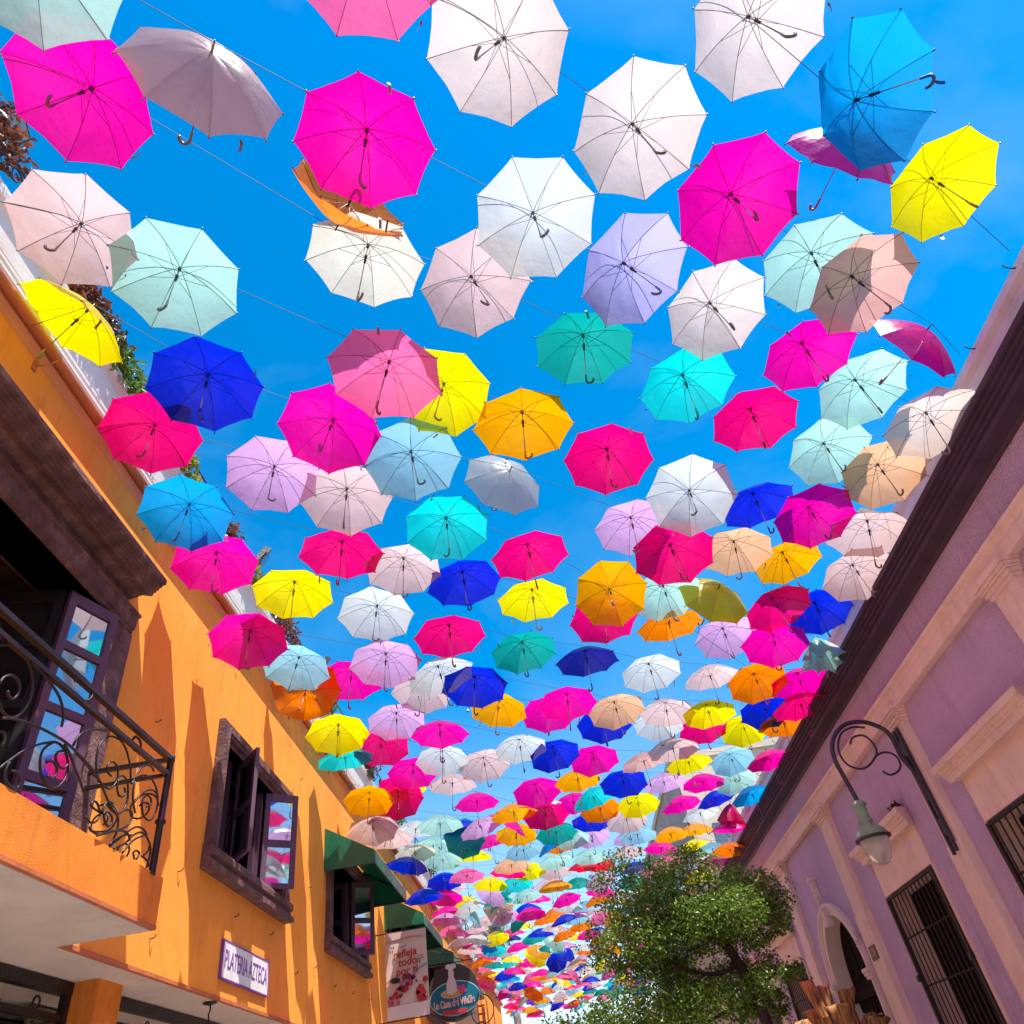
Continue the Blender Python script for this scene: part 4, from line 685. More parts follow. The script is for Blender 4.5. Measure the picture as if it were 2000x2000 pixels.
# ---- windows
# NOTE part roots sit at world coordinates 'loc' under the moved house empty
def proot(name, root, loc, label=None):
    o = empty(name, Vector(loc)); o.parent = root; o.matrix_parent_inverse = Matrix.Translation(-Vector(root.location))
    if label: o['label'] = label
    return o
def psub(o, pr):
    o.parent = pr; o.matrix_parent_inverse = Matrix.Translation(-Vector(pr.location)); return o
def _cas(pr, hinge, ang, w, z0, z1, panes, name='casement', glass=None, wood=None, t=.045):
    glass = glass or GLASS; wood = wood or WOODP
    d = Vector((math.cos(ang), math.sin(ang), 0)); nrm = Vector((-d.y, d.x, 0))
    def P(u, v, k): q = Vector((hinge[0], hinge[1], 0)) + d*u + nrm*k; return (q.x, q.y, v)
    def bx(mb, u0, u1, v0, v1, k0, k1):
        n = len(mb.v); mb.v += [P(u0,v0,k0),P(u1,v0,k0),P(u1,v0,k1),P(u0,v0,k1),P(u0,v1,k0),P(u1,v1,k0),P(u1,v1,k1),P(u0,v1,k1)]
        mb.f += [tuple(n+i for i in q) for q in ((0,3,2,1),(4,5,6,7),(0,1,5,4),(1,2,6,5),(2,3,7,6),(3,0,4,7))]
    st = .07 if w > .42 else .055
    fr = MB(); bx(fr, 0, st, z0, z1, 0, t); bx(fr, w-st, w, z0, z1, 0, t)
    edges = [z0]+[v for p in panes for v in p]+[z1]
    for a, b in zip(edges[::2], edges[1::2]): bx(fr, st, w-st, a, b, .001, t-.001)
    psub(fr.build(name, wood), pr)
    for a, b in panes:
        g = MB(); bx(g, st, w-st, a, b, t*.35, t*.55); psub(g.build('pane', glass), pr)
def stone_frame(pr, a, b, c, d, sill=True):
    x0, x1 = XL-.36, XL+.07
    f = .22
    psub(MB().box(x0, x1, a-f, a, c-.02, d+f*.9).box(x0, x1-.025, a-.001, a+.05, c, d).build('jamb', STONE), pr)
    psub(MB().box(x0, x1+.002, b, b+f*.9, c-.02, d+f*.9).box(x0, x1-.025, b-.05, b+.001, c, d).build('jamb', STONE), pr)
    h = MB().prism([(x0, d), (x1-.06, d), (x1-.06, d+.05), (x1-.02, d+.06), (x1-.02, d+.1), (x1, d+.11), (x1, d+.2), (x1-.03, d+.22), (x0, d+.22)], lambda u, v, t: (u, t, v), a-.002, b+.002)
    psub(h.build('lintel', STONE), pr)
    s = MB().prism([(x0, c), (x1+.02, c), (x1+.05, c-.04), (x1+.05, c-.1), (x1+.015, c-.12), (x1+.03, c-.17), (x1+.07, c-.19), (x1+.07, c-.25), (x0, c-.25)], lambda u, v, t: (u, t, v), a-f-.02, b+f)
    psub(s.build('sill', STONE), pr)
P2 = [(4.53, 4.98), (5.07, 5.58)]
for i, (a, b, c, d) in enumerate(WIN):
    pr = proot('window', ob, (XL, (a+b)/2, c), ['stone framed window with open casements left of the green awning', 'stone framed window under the nearest green awning', None, None, None][i])
    stone_frame(pr, a, b, c, d)
    zz = (c+.02, d-.02)
    for y_ in (a+.59, b-.59): psub(MB().box(XL-.2, XL-.13, y_-.03, y_+.03, c, d).build('mullion', WOODP), pr)
    if i == 0:
        _cas(pr, (XL-.14, a+.06), math.pi+.35, .52, *zz, P2)                       # left leaf swung inwards
        _cas(pr, (-3.70, 8.98), math.atan2(8.52-8.98, .40), .62, *zz, [(4.53, 5.0), (5.09, 5.58)], glass=GLASSD)
        _cas(pr, (XL-.16, b-.62), math.pi-.25, .5, *zz, P2, glass=GLASSD)
        _cas(pr, (-3.66, 9.98), math.atan2(.24, .30), .46, *zz, P2)
    else:
        _cas(pr, (XL-.14, a+.06), 1.45, .5, *zz, P2)
        _cas(pr, (XL-.16, b-.62), math.pi-.25, .5, *zz, P2, glass=GLASSD)
        _cas(pr, (-3.66, b-.62), math.atan2(.24, .30), .46, *zz, P2)
# things seen inside window 1
REDP = mat('red_plastic', (.35, .01, .012), .35)
for k in range(3):
    c_ = empty('red_canister', (XL-.75, 9.02+.17*k, 4.5), 'red canister on the shelf inside the open window, %s' % ['nearest', 'middle', 'farthest'][k], 'canister', 'red canisters inside the window')
    q = MB().lathe([(0, 0), (.065, 0), (.07, .02), (.07, .19), (.05, .22), (.0, .22)], (0, 0, 0), 14).build('body', REDP, c_, True)
    q = MB().lathe([(0, .221), (.045, .221), (.045, .25), (0, .25)], (0, 0, 0), 14).build('lid', IRON, c_, True)
sh = MB().box(XL-1.0, XL-.55, 8.4, 10.5, 4.46, 4.5).build('shelf', WOODP); tag(sh, 'plum wooden shelf behind the open casement window', 'shelf')
# ---- balcony door: stone surround and hood
pr = proot('balcony_door', ob, (XL, 3.7, 3.46), 'wide balcony door with dark stone surround and heavy hood')
x0, x1 = XL-.36, XL+.05
psub(MB().box(x0, x1, 5.5, 5.80, 3.46, 5.71).box(x0, x1-.03, 5.44, 5.501, 3.46, 5.708).build('jamb', STONE), pr)
psub(MB().box(x0, x1, 1.7, 2.0, 3.46, 5.71).build('jamb', STONE), pr)
h = [(x0, 5.71), (XL+.0, 5.71), (XL+.0, 5.74), (XL+.03, 5.75), (XL+.03, 5.78), (XL+.05, 5.79), (XL+.06, 5.91), (XL+.09, 5.92), (XL+.09, 5.94), (x0, 5.94)]
psub(along_y(h, 1.68, 5.82).build('lintel', STONE), pr)
h = [(x0, 5.943), (XL+.05, 5.943), (XL+.05, 6.06), (XL+.13, 6.085), (XL+.22, 6.055), (XL+.24, 6.06), (XL+.24, 6.085), (XL+.265, 6.09), (XL+.265, 6.11), (XL+.29, 6.115), (XL+.29, 6.135), (XL+.315, 6.14), (XL+.315, 6.16), (XL+.35, 6.165), (XL+.35, 6.22), (x0, 6.25)]
psub(along_y(h[:2]+[(XL+.05, 6.055)]+[(x0, 6.055)], 1.72, 5.60).build('frieze', STONE), pr)
psub(along_y([(x0, 6.058)]+h[2:], 1.6, 5.68).build('hood', STONE), pr)
ang = math.atan2(5.03-5.47, -3.68+3.52)
_cas(pr, (-3.54, 5.46), ang, .50, 3.48, 5.70, [(3.58, 4.07), (4.14, 4.62), (4.69, 5.17), (5.24, 5.60)])
_cas(pr, (-3.72, 5.0), math.pi+.2, .5, 3.48, 5.70, [(3.58, 4.07), (4.14, 4.62), (4.69, 5.17), (5.24, 5.60)], glass=GLASSD, wood=mat('black_wood', (.01, .008, .009), .5))
# ---- balcony
bal = proot('balcony', ob, (-3.2, 3, 3.1), 'orange balcony slab with black scrolled iron railing')
psub(MB().box(XL-.02, -2.885, -2.0, 5.83, 3.135, 3.46).build('slab', ORANGE2), bal)
psub(MB().box(XL-.02, -2.881, -2.0, 5.834, 3.108, 3.134).build('drip_edge', TERRA), bal)
psub(MB().box(XL-.3, -2.91, -2.0, 5.80, 3.10, 3.107).build('underside', SOFFIT), bal)
xr = -2.885
psub(MB().box(xr-.022, xr+.022, 1.2, 5.66, 4.30, 4.335).build('rail', IRON), bal)
psub(MB().box(xr-.018, xr+.018, 1.2, 5.62, 4.175, 4.205).build('rail', IRON), bal)
psub(MB().box(XL, xr, 5.62, 5.655, 4.302, 4.333).build('rail', IRON), bal)
psub(MB().box(XL, xr, 5.62, 5.65, 4.177, 4.203).build('rail', IRON), bal)
psub(MB().lathe([(.026, 3.44), (.026, 3.80), (.04, 3.81), (.04, 3.83), (.026, 3.84), (.026, 4.30), (.032, 4.30), (.032, 4.345), (0, 4.35)], (xr, 5.64, 0), 12).build('post', IRON, None, True), bal)
for k, pl in enumerate(SCROLLS):
    pts = [(xr + .012*((k % 3)-1), y, z) for y, z in pl]
    psub(MB().tube(spline(pts, 3), .0075 if k < 21 else .0085, 6).build('scroll', IRON, None, True), bal)
def spiral(c, r0, r1, a0, turns, plane, n=22):
    out = []
    for i in range(n+1):
        t = i/n; a = a0+turns*2*math.pi*t; r = r0+(r1-r0)*t
        u, v = r*math.cos(a), r*math.sin(a)
        out.append((c[0]+(u if plane == 'xz' else 0), c[1]+(u if plane == 'yz' else 0), c[2]+v))
    return out
for (cx, cz, r0, r1, a0, tn) in ((-3.05, 3.95, .13, .03, 0, 1.4), (-3.35, 3.9, .14, .03, 2, -1.5), (-3.15, 3.65, .12, .03, 1, 1.3), (-3.42, 3.62, .1, .02, 3, 1.3)):
    psub(MB().tube(spiral((cx, 5.635, cz), r0, r1, a0, tn, 'xz'), .0075, 6).build('scroll', IRON, None, True), bal)
# a small warm lamp inside the dark room
em = bpy.data.materials.new('bulb'); em.use_nodes = True; bb = em.node_tree.nodes['Principled BSDF']; bb.inputs['Emission Color'].default_value = (1, .75, .35, 1); bb.inputs['Emission Strength'].default_value = 4
lb = MB().lathe([(0, -.02), (.014, -.014), (.02, 0), (.014, .014), (0, .02)], (0, 0, 0), 10).build('ceiling_bulb', em, None, True); lb.location = (-4.6, 5.28, 5.05); tag(lb, 'tiny lit bulb inside the dark balcony room', 'lamp')
# ---- recessed ground floor
gx = -4.15
ol(MB().box(gx-.2, gx, -9, 48, 0, .9).build('ground_floor_wall', ORANGE2))
ol(MB().box(gx-1.2, gx-1.1, -9, 48, .9, 3.1).build('shop_back_wall', OLIVE))
ol(MB().box(gx-.05, -3.92, 7.08, 7.49, .13, 3.127).build('pillar', ORANGE2))
ol(MB().box(gx-.05, -3.92, 13.0, 13.45, .13, 3.127).build('pillar', ORANGE2))
for (y0, y1) in ((.5, 7.07), (7.50, 12.98), (13.46, 19)):
    gp = proot('shop_window', ob, (gx, (y0+y1)/2, 2))
    psub(MB().box(gx-.06, gx+.02, y0, y1, 3.03, 3.12).box(gx-.05, gx+.01, y0, y1, 2.84, 2.89).box(gx-.05, gx+.015, y0, y0+.06, .9, 3.03).box(gx-.05, gx+.015, y1-.06, y1, .9, 3.03).build('frame', IRON), gp)
    psub(MB().box(gx-.62, gx-.6, y0, y1, .9, 3.1).build('pane', mat('shop_glass', (.2, .19, .11), .25, 0, 1, .5, 1.2)), gp)
    n = int((y1-y0)/.8)
    for k in range(n):
        yc = y1-.45-.8*k
        psub(MB().tube(spiral((gx, yc, 2.60), .21, .05, math.pi/2, 1.3 if k % 2 else -1.3, 'yz'), .012, 6).build('scroll', IRON, None, True), gp)
        psub(MB().tube(spiral((gx, yc, 2.935), .045, .045, 0, 1, 'yz', 12), .01, 5).build('ring', IRON, None, True), gp)
        psub(MB().tube(spline([(gx, yc-.38, 2.4), (gx, yc-.2, 2.62), (gx, yc+.05, 2.78), (gx, yc+.32, 2.84)]), .012, 6).build('scroll', IRON, None, True), gp)
hl = empty('ceiling_lamp', (-3.59-.12, 8.95, 3.127), 'small black dish lamp hanging under the orange soffit', 'lamp')
MB().lathe([(0, 0), (.075, -.004), (.07, -.016), (.015, -.03), (0, -.03)], (0, 0, 0), 16).build('dish', IRON, hl, True)
MB().tube(spline([(0, 0, -.02), (.01, 0, -.07), (-.008, .01, -.11), (.015, .0, -.2)]), .009, 6).build('stem', IRON, hl, True)

# ---- roof terrace railing
rr = empty('roof_railing', (-3.46, 15, 7.96), 'black bellied iron railing along the orange house roof', 'railing')
def ro(o): return off(o, rr)
ro(MB().tube([(-3.47, 1.0, 8.34), (-3.47, 40, 8.34)], .014, 6).build('rail', IRON)); ro(MB().tube([(-3.50, 1.0, 8.0), (-3.50, 40, 8.0)], .012, 6).build('rail', IRON))
for k in range(88):
    y = 1.0+.44*k
    ro(MB().tube(spline([(-3.50, y, 7.97), (-3.44, y+.02, 8.02), (-3.40, y+.10, 8.12), (-3.43, y+.22, 8.25), (-3.47, y+.36, 8.34)], 4), .010, 5).build('belly_bar', IRON))
    if k % 3 == 0: ro(MB().tube(spiral((-3.43, y+.18, 8.13), .10, .03, .5, 1.2, 'yz', 14), .008, 5).build('scroll', IRON))
    if k % 6 == 0: ro(MB().box(-3.53, -3.49, y-.02, y+.02, 7.96, 8.36).build('post', IRON))
# ---- roof plants
LEAFG = leaf_mat('leaf_green', (.11, .20, .025)); LEAFR = leaf_mat('leaf_red', (.16, .05, .025)); LEAFY = leaf_mat('leaf_yellowgreen', (.22, .24, .02)); LEAFB = leaf_mat('leaf_brown', (.085, .045, .02))
BARK = mat('bark', (.07, .04, .028), .9, .9, 25, .4, 6)
def leaves(mb, rng, c, rad, n, size, droop=0):
    for _ in range(n):
        d = Vector((rng.gauss(0, 1), rng.gauss(0, 1), rng.gauss(0, 1))).normalized()
        p = Vector(c) + Vector((d.x*rad[0], d.y*rad[1], d.z*rad[2]))*(rng.random()**.45)
        s = size*rng.uniform(.6, 1.3)
        t = Vector((rng.gauss(0, 1), rng.gauss(0, 1), rng.gauss(0, .7)-droop)).normalized(); b = t.orthogonal().normalized()
        b = (b*math.cos(1) + t.cross(b)*math.sin(rng.uniform(0, 6.28))).normalized()
        n0 = len(mb.v); mid = p+t*s*.5
        fold = t.cross(b)*(s*.08)
        mb.v += [tuple(p), tuple(mid+b*s*.26+fold), tuple(p+t*s), tuple(mid-b*s*.26+fold)]
        mb.f.append((n0, n0+1, n0+2, n0+3))
rng = random.Random(4)
PL = [(2.2, 8.35, LEAFR, 'dark red leafy plant at the very top left, by the magenta umbrella', .35), (3.5, 8.15, LEAFR, 'red and brown leafy plant behind the pale pink umbrella', .42), (4.0, 8.12, LEAFB, 'brown leafy plant on the roof above the tipped yellow umbrella', .35),
      (4.45, 8.05, LEAFG, 'green trailing plant above the yellow umbrella on the roof', .38), (5.0, 8.02, LEAFG, 'green bushy plant behind the royal blue umbrella at the roof', .34), (5.9, 8.06, LEAFY, 'yellow green plant above the azure blue umbrella on the roof', .28),
      (7.2, 8.1, LEAFR, 'dark red plant behind the magenta umbrella at the gutter', .34), (8.3, 8.06, LEAFY, 'yellow green plant behind the yellow umbrella at the roof edge', .3), (9.7, 8.15, LEAFR, 'dark reddish potted plant above the light blue umbrella', .42),
      (12.1, 8.08, LEAFG, 'green shrub above the yellow umbrella at the roof edge', .4), (15.4, 8.05, LEAFB, 'brown dry plant far along the roof railing', .35), (18.5, 8.1, LEAFG, 'green plant far along the roof railing', .4), (23.5, 8.15, LEAFR, 'dark red plant above the royal blue umbrella far down the roof', .45), (28, 8.3, LEAFB, 'tall dry plant at the far end of the roof', .6)]
for y, z, lm, lab, r_ in PL:
    e = empty('roof_plant', (-3.52, y, 7.96), lab, 'plant', 'plants along the roof railing')
    mb = MB(); leaves(mb, rng, (0.06, 0, z-7.96+.02), (.16, r_*1.25, r_*.62), int(420*r_/.35), .08, .2)
    f_ = mb.build('foliage', lm, e); f_['kind'] = 'stuff'
    st = MB()
    for k in range(5): st.tube([(rng.uniform(-.05, .05), rng.uniform(-.15, .15), 0), (rng.uniform(-.05, .1), rng.uniform(-.2, .2), .2), (rng.uniform(-.05, .12), rng.uniform(-.3, .3), .4)], .006, 4)
    st.build('stem', BARK, e)
    MB().lathe([(0, 0), (.11, 0), (.14, .16), (.15, .16), (.15, .19), (0, .19)], (-.08, 0, 0), 12).build('pot', TERRA, e, True)
def flood(name, loc, label, rz, col=IRON, pitch=.5, sc=1.0):
    e = empty(name, loc, label, 'floodlight'); e.rotation_euler = (0, pitch, rz); e.scale = (sc,)*3
    MB().prism([(-.05, -.11), (.05, -.14), (.05, .14), (-.05, .11)], lambda u, v, t: (u, t, v), -.15, .15).build('housing', col, e)
    MB().box(.051, .055, -.13, .13, -.12, .12).build('lens', GLASSD, e)
    MB().box(-.03, .03, -.17, -.155, -.2, .05).box(-.03, .03, .155, .17, -.2, .05).box(-.03, .03, -.17, .17, -.215, -.2).build('bracket', col, e)
    MB().tube([(0, 0, -.21), (0, 0, -.5)], .02, 6).build('stem', col, e)
flood('floodlight', (-3.5, 2.28, 8.62), 'black floodlight on the roof beside the top left magenta umbrella', .3)
flood('floodlight', (-3.45, 8.44, 8.60), 'black floodlight on the roof above the yellow umbrella', .5)
flood('floodlight', (-3.45, 11.76, 8.60), 'black floodlight on the roof behind the magenta and lilac umbrellas', .5)

# ---- rusty wall hooks left in the plaster
RUST = mat('rust', (.10, .035, .015), .8, .4, 60, .3, 10)
for y, z in ((7.55, 4.05), (9.1, 3.95), (10.3, 3.98), (11.4, 3.7), (11.9, 4.9), (12.3, 3.9), (13.4, 3.8), (14.6, 3.85), (15.9, 3.9), (7.2, 3.4), (6.6, 5.2), (11.2, 6.3)):
    ol(MB().tube(spline([(XL-.01, y, z), (XL+.03, y, z), (XL+.045, y+.015, z+.02), (XL+.03, y+.03, z+.035)], 3), .006, 5).build('wall_hook', RUST))
# ---- plaque with lettering
def text_mesh(txt, size, depth=.002, align='CENTER', xs=1.0, shear=0.0, sp=1.0, bold=0.0):
    cu = bpy.data.curves.new('t', 'FONT'); cu.body = txt; cu.size = size; cu.extrude = depth; cu.align_x = align; cu.align_y = 'CENTER'; cu.shear = shear; cu.space_character = sp; cu.offset = bold
    o = bpy.data.objects.new('t', cu); C.objects.link(o)
    dg = bpy.context.evaluated_depsgraph_get(); dg.update()
    me = bpy.data.meshes.new_from_object(o.evaluated_get(dg)); bpy.data.objects.remove(o); bpy.data.curves.remove(cu)
    for v in me.vertices: v.co.x *= xs
    return me
def text_on(name, txt, size, mt, root, mtx, **k):
    me = text_mesh(txt, size, **k); me.materials.clear(); me.materials.append(mt)
    o = link(name, me); o.parent = root; o.matrix_local = mtx; return o
# frames for flat print: facing +x (left wall) and facing -y
def face_x(y, z, x): return Matrix(((0, 0, 1, x), (1, 0, 0, y), (0, 1, 0, z), (0, 0, 0, 1)))
def face_my(x, z, y, roll=0):
    return Matrix(((1, 0, 0, x), (0, 0, -1, y), (0, 1, 0, z), (0, 0, 0, 1))) @ Matrix.Rotation(roll, 4, 'Z')
PLW = mat('plaque_enamel', (.72, .70, .70), .35, .1, 20, .06, 3); VIOL = mat('violet_paint', (.16, .05, .30), .4); REDT = mat('red_print', (.45, .02, .03), .5)
pq = empty('shop_plaque', (XL, 9.55, 3.49), 'white plaque lettered PLATERIA AZTECA on the orange wall', 'sign')
MB().box(0, .03, -.73, .73, -.17, .17).build('panel', PLW, pq)
MB().box(0, .034, -.745, -.73, -.185, .185).box(0, .034, .73, .745, -.185, .185).box(0, .034, -.73, .73, .17, .185).box(0, .034, -.73, .73, -.185, -.17).build('frame', VIOL, pq)
text_on('lettering', 'PLATERIA AZTECA', .25, VIOL, pq, face_x(0, 0, .032), xs=.65)

# ================================================================ awnings
for i, y in enumerate((12.68, 17.4, 22.1, 26.9)):
    e = empty('window_awning', (XL, y+1.39, 5.6), ['nearest green fabric awning on the orange house', 'second green awning, above the hanging banner', 'third green awning, behind the round waffle sign', 'last green awning, mostly hidden down the street'][i], 'awning', 'green window awnings')
    L_ = 2.78; xw, xf = .005, .85; h = L_/2
    MB().quad((xw, -h, .41), (xf, -h, -.07), (xf, h, -.07), (xw, h, .41)).build('top_panel', GREENC, e)
    MB().quad((xf, -h, -.07), (xf+.005, -h, -.27), (xf+.005, h, -.27), (xf, h, -.07)).build('valance', GREENC, e)
    for s_ in (-1, 1):
        m_ = MB(); m_.v = [(xw, s_*h, .41), (xf, s_*h, -.07), (xf+.005, s_*h, -.27), (xw, s_*h, -.27)]; m_.f = [(0, 1, 2, 3)]; m_.build('side_panel', GREENC, e)
        MB().tube([(xw, s_*(h-.03), .38), (xf-.02, s_*(h-.03), -.09), (xf-.02, s_*(h-.03), -.26), (xw, s_*(h-.03), -.26)], .012, 5).build('frame_bar', IRON, e)
    MB().tube([(xf-.02, -h, -.25), (xf-.02, h, -.25)], .012, 5).build('frame_bar', IRON, e)

# ================================================================ banner and round sign
VINYL = mat('banner_vinyl', (.55, .40, .36), .35, .1, 4, .06, 2); VIN2 = mat('banner_band', (.50, .33, .33), .35)
REDB = mat('banner_red', (.36, .012, .018), .5); DKR = mat('banner_plum', (.13, .012, .03), .5); BLU = mat('banner_blue', (.02, .22, .36), .5); KHA = mat('banner_tan', (.42, .31, .16), .5)
BLK = mat('print_black', (.012, .01, .012), .5); PNK = mat('print_pink', (.45, .05, .16), .5)
by = 16.5
bn = empty('shop_banner', (-2.985, by, 4.32), 'pale vertical banner reading refleja todo por ti, beside the green awnings', 'banner')
cl_ = MB(); N = 14
for j in range(N+1):
    z = .73-1.46*j/N
    for k in range(7):
        x = -.41+.82*k/6; cl_.v.append((x, .006*math.sin(3.0*x*3+z*2)+.004*math.sin(z*9), z))
cl_.f = [(j*7+k, j*7+k+1, (j+1)*7+k+1, (j+1)*7+k) for j in range(N) for k in range(6)]
cl_.build('cloth', VINYL, bn, True)
yo = -.026
def flatpoly(pts, y=yo, th=.002):
    return MB().prism(pts, lambda u, v, t: (u, t, v), y, y-th)
flatpoly([(-.41, .73), (.41, .73), (.41, .60), (.1, .63), (-.41, .58)]).build('top_band', VIN2, bn)
flatpoly([(-.40, -.52), (.405, -.50), (.405, -.73), (-.40, -.73)]).build('bottom_band', mat('banner_pale', (.62, .50, .50), .3), bn)
for t_, x, z, sz, mm in (('refleja', -.03, .34, .19, REDB), ('todo', .02, .19, .19, REDB), ('por ti', .0, .04, .19, REDB)):
    text_on('lettering', t_, sz, mm, bn, face_my(x, z, yo-.004, .06), shear=.12, bold=.004)
text_on('lettering', '\u201c', .2, BLK, bn, face_my(-.27, .42, yo-.002)); text_on('lettering', '\u201d', .2, BLK, bn, face_my(.24, .10, yo-.002))
text_on('lettering', 'cuando', .05, BLK, bn, face_my(-.05, .47, yo-.002, .1)); text_on('lettering', 'lo que\nquieres', .05, BLK, bn, face_my(.28, .24, yo-.002, .1))
flatpoly([(.16, .0), (.40, .09), (.40, .115), (.16, .03)]).build('stripe', BLU, bn)
flatpoly([(-.40, -.14), (-.26, -.06), (-.26, -.035), (-.40, -.115)]).build('stripe', PNK, bn)
flatpoly([(.22, -.52), (.40, -.44), (.40, -.42), (.22, -.50)]).build('stripe', PNK, bn)
rb = random.Random(2)
for k in range(44):
    t = rb.random(); cx = -.30+.42*t+rb.uniform(-.09, .09); cz = -.42+.34*t+rb.uniform(-.07, .07); r_ = rb.uniform(.022, .045)
    flatpoly([(cx+r_*math.cos(a), cz+r_*math.sin(a)) for a in [math.pi*q/4 for q in range(8)]], yo-.001*(k % 5)-.002).build('berry_print', (DKR, REDB, PNK)[k % 3], bn)
for k in range(14):
    cx = .30+rb.uniform(-.1, .07); cz = -.30+rb.uniform(-.16, .16); r_ = rb.uniform(.04, .07)
    flatpoly([(cx+r_*math.cos(a+.3*k), cz+r_*math.sin(a+.3*k)) for a in [math.pi*q/2.5 for q in range(5)]], yo-.001*(k % 5)-.002).build('fruit_print', (REDT, REDB)[k % 2], bn)
for cx, cz, mm in ((-.22, -.10, BLK), (.0, -.06, DKR)):
    flatpoly([(cx+.10*math.cos(a), cz+.05*math.sin(a)) for a in [math.pi*q/8 for q in range(16)]], yo-.009).build('bowl_print', mm, bn)
MB().tube([(-.62, .02, .745), (.42, .02, .745)], .011, 6).build('arm', IRON, bn); MB().tube([(-.62, .02, -.745), (.42, .02, -.745)], .011, 6).build('arm', IRON, bn)
MB().box(-.63, -.615, -.0, .04, .69, .80).build('wall_plate', IRON, bn); MB().box(-.63, -.615, -.0, .04, -.80, -.69).build('wall_plate', IRON, bn)
# round sign
sg = empty('waffle_sign', (-2.68, 21.0, 4.47), 'round dark hanging sign with blue oval reading La Casa del Waffle', 'sign')
def disc(cx, cz, rx, rz, y, th, n=40, rot=0):
    pts = []
    for q in range(n):
        a = 2*math.pi*q/n; u, v = rx*math.cos(a), rz*math.sin(a)
        pts.append((cx+u*math.cos(rot)-v*math.sin(rot), cz+u*math.sin(rot)+v*math.cos(rot)))
    return MB().prism(pts, lambda u, v, t: (u, t, v), y, y-th)
SGN = mat('sign_charcoal', (.035, .028, .03), .45); TEALS = mat('sign_teal', (.005, .12, .19), .4); SGW = mat('sign_cream', (.5, .47, .44), .45); MUST = mat('sign_mustard', (.42, .27, .05), .45); RIM = mat('sign_aqua', (.32, .52, .54), .45)
disc(0, .02, .62, .60, .03, .03).build('board', SGN, sg)
disc(.02, -.10, .62, .36, -.002, .006).build('oval_rim', RIM, sg)
disc(.02, -.10, .60, .34, -.009, .004).build('oval', TEALS, sg)
disc(-.03, .0, .28, .095, -.014, .003).build('plate_rim', SGW, sg); disc(-.03, .0, .255, .078, -.018, .003).build('plate', MUST, sg)
MB().prism([(-.13, .0), (-.13, .2), (-.09, .3), (-.06, .34), (-.07, .44), (-.05, .5), (-.12, .53), (-.13, .6), (-.07, .62), (.1, .62), (.14, .58), (.12, .52), (.05, .5), (.07, .44), (.06, .34), (.09, .28), (.14, .05), (.0, -.03)], lambda u, v, t: (u-.03, t, v), -.022, -.026).build('chef_emblem', SGW, sg)
for k, (cx, cz) in enumerate(((.16, .05), (.22, .08), (.27, .03), (.2, .0), (.25, .1), (.13, .1))): disc(cx, cz, .045, .045, -.027-.001*k, .002, 12).build('berry', PNK, sg)
text_on('lettering', 'La Casa del Waffle', .20, mat('sign_white', (.75, .70, .68), .45), sg, face_my(.0, -.20, -.03, .03), xs=.66, depth=.002, bold=.008)
text_on('lettering', 'La Casa del Waffle', .20, REDB, sg, face_my(.0, -.20, -.036, .03), xs=.66, depth=.001, bold=-.002)
MB().box(-.28, .30, -.03, -.02, -.42, -.34).build('ribbon', REDT, sg)
MB().tube([(-.92, .02, .62), (.55, .02, .66)], .012, 6).build('arm', IRON, sg); MB().tube(spline([(-.92, .02, 1.05), (-.3, .02, .92), (.15, .02, .72), (.3, .02, .68)]), .01, 6).build('arm', IRON, sg)
MB().tube(spiral((.62, .02, -.45), .35, .2, 1.4, -.9, 'xz'), .012, 6).build('scroll', IRON, sg)
# second banner behind, and the orange lattice screen
b2 = empty('shop_banner', (-2.75, 23.0, 3.9), 'second pale banner with red fruit print hanging below the round sign', 'banner')
MB().box(-.35, .40, 0, .01, -.55, .55).build('cloth', VINYL, b2)
for k in range(9):
    cx = .12+rb.uniform(-.12, .12); cz = -.12+rb.uniform(-.2, .15)
    disc(cx, cz, .06, .06, -.004-.001*k, .001, 7).build('fruit_print', (REDT, REDB)[k % 2], b2)
flatpoly([(.05, .25), (.36, .33), (.36, .36), (.05, .28)], -.004).build('stripe', BLU, b2)
MB().tube([(-.85, .02, .56), (.41, .02, .56)], .011, 6).build('arm', IRON, b2)
la = empty('lattice_screen', (-2.75, 26, 3.2), 'orange wooden lattice screen standing out beyond the round sign', 'screen')
for k in range(4): MB().box(-.35+.2*k, -.29+.2*k, 0, .05, 1.05, 1.75-.09*k).build('upright', TERRA, la)
for k in range(4): MB().box(-.36, .32, .051, .08, 1.1+.2*k, 1.15+.2*k).build('crossbar', TERRA, la)
MB().box(-.85, .3, 0.0, .08, 1.0, 1.05).build('base_rail', TERRA, la)

# ================================================================ RIGHT: purple building
XR = 5.2
pb = empty('purple_house', (XR, 12, 0), 'single storey purple house with pink pilasters and dark plum cornice', 'house')
def pl(o): return off(o, pb)
BW = [(7.37, 9.27), (11.07, 12.98), (18.75, 20.65), (22.6, 24.5)]
AY, AZ, AR = 15.98, 2.98, .97
ops = [(a, b, .55, 3.62) for a, b in BW] + [(AY-AR, AY+AR, .13, AZ+AR)]
PE = 27.0
wm = wall_open(MB(), XR, XR+.45, -9, PE, .13, 6.2, ops)
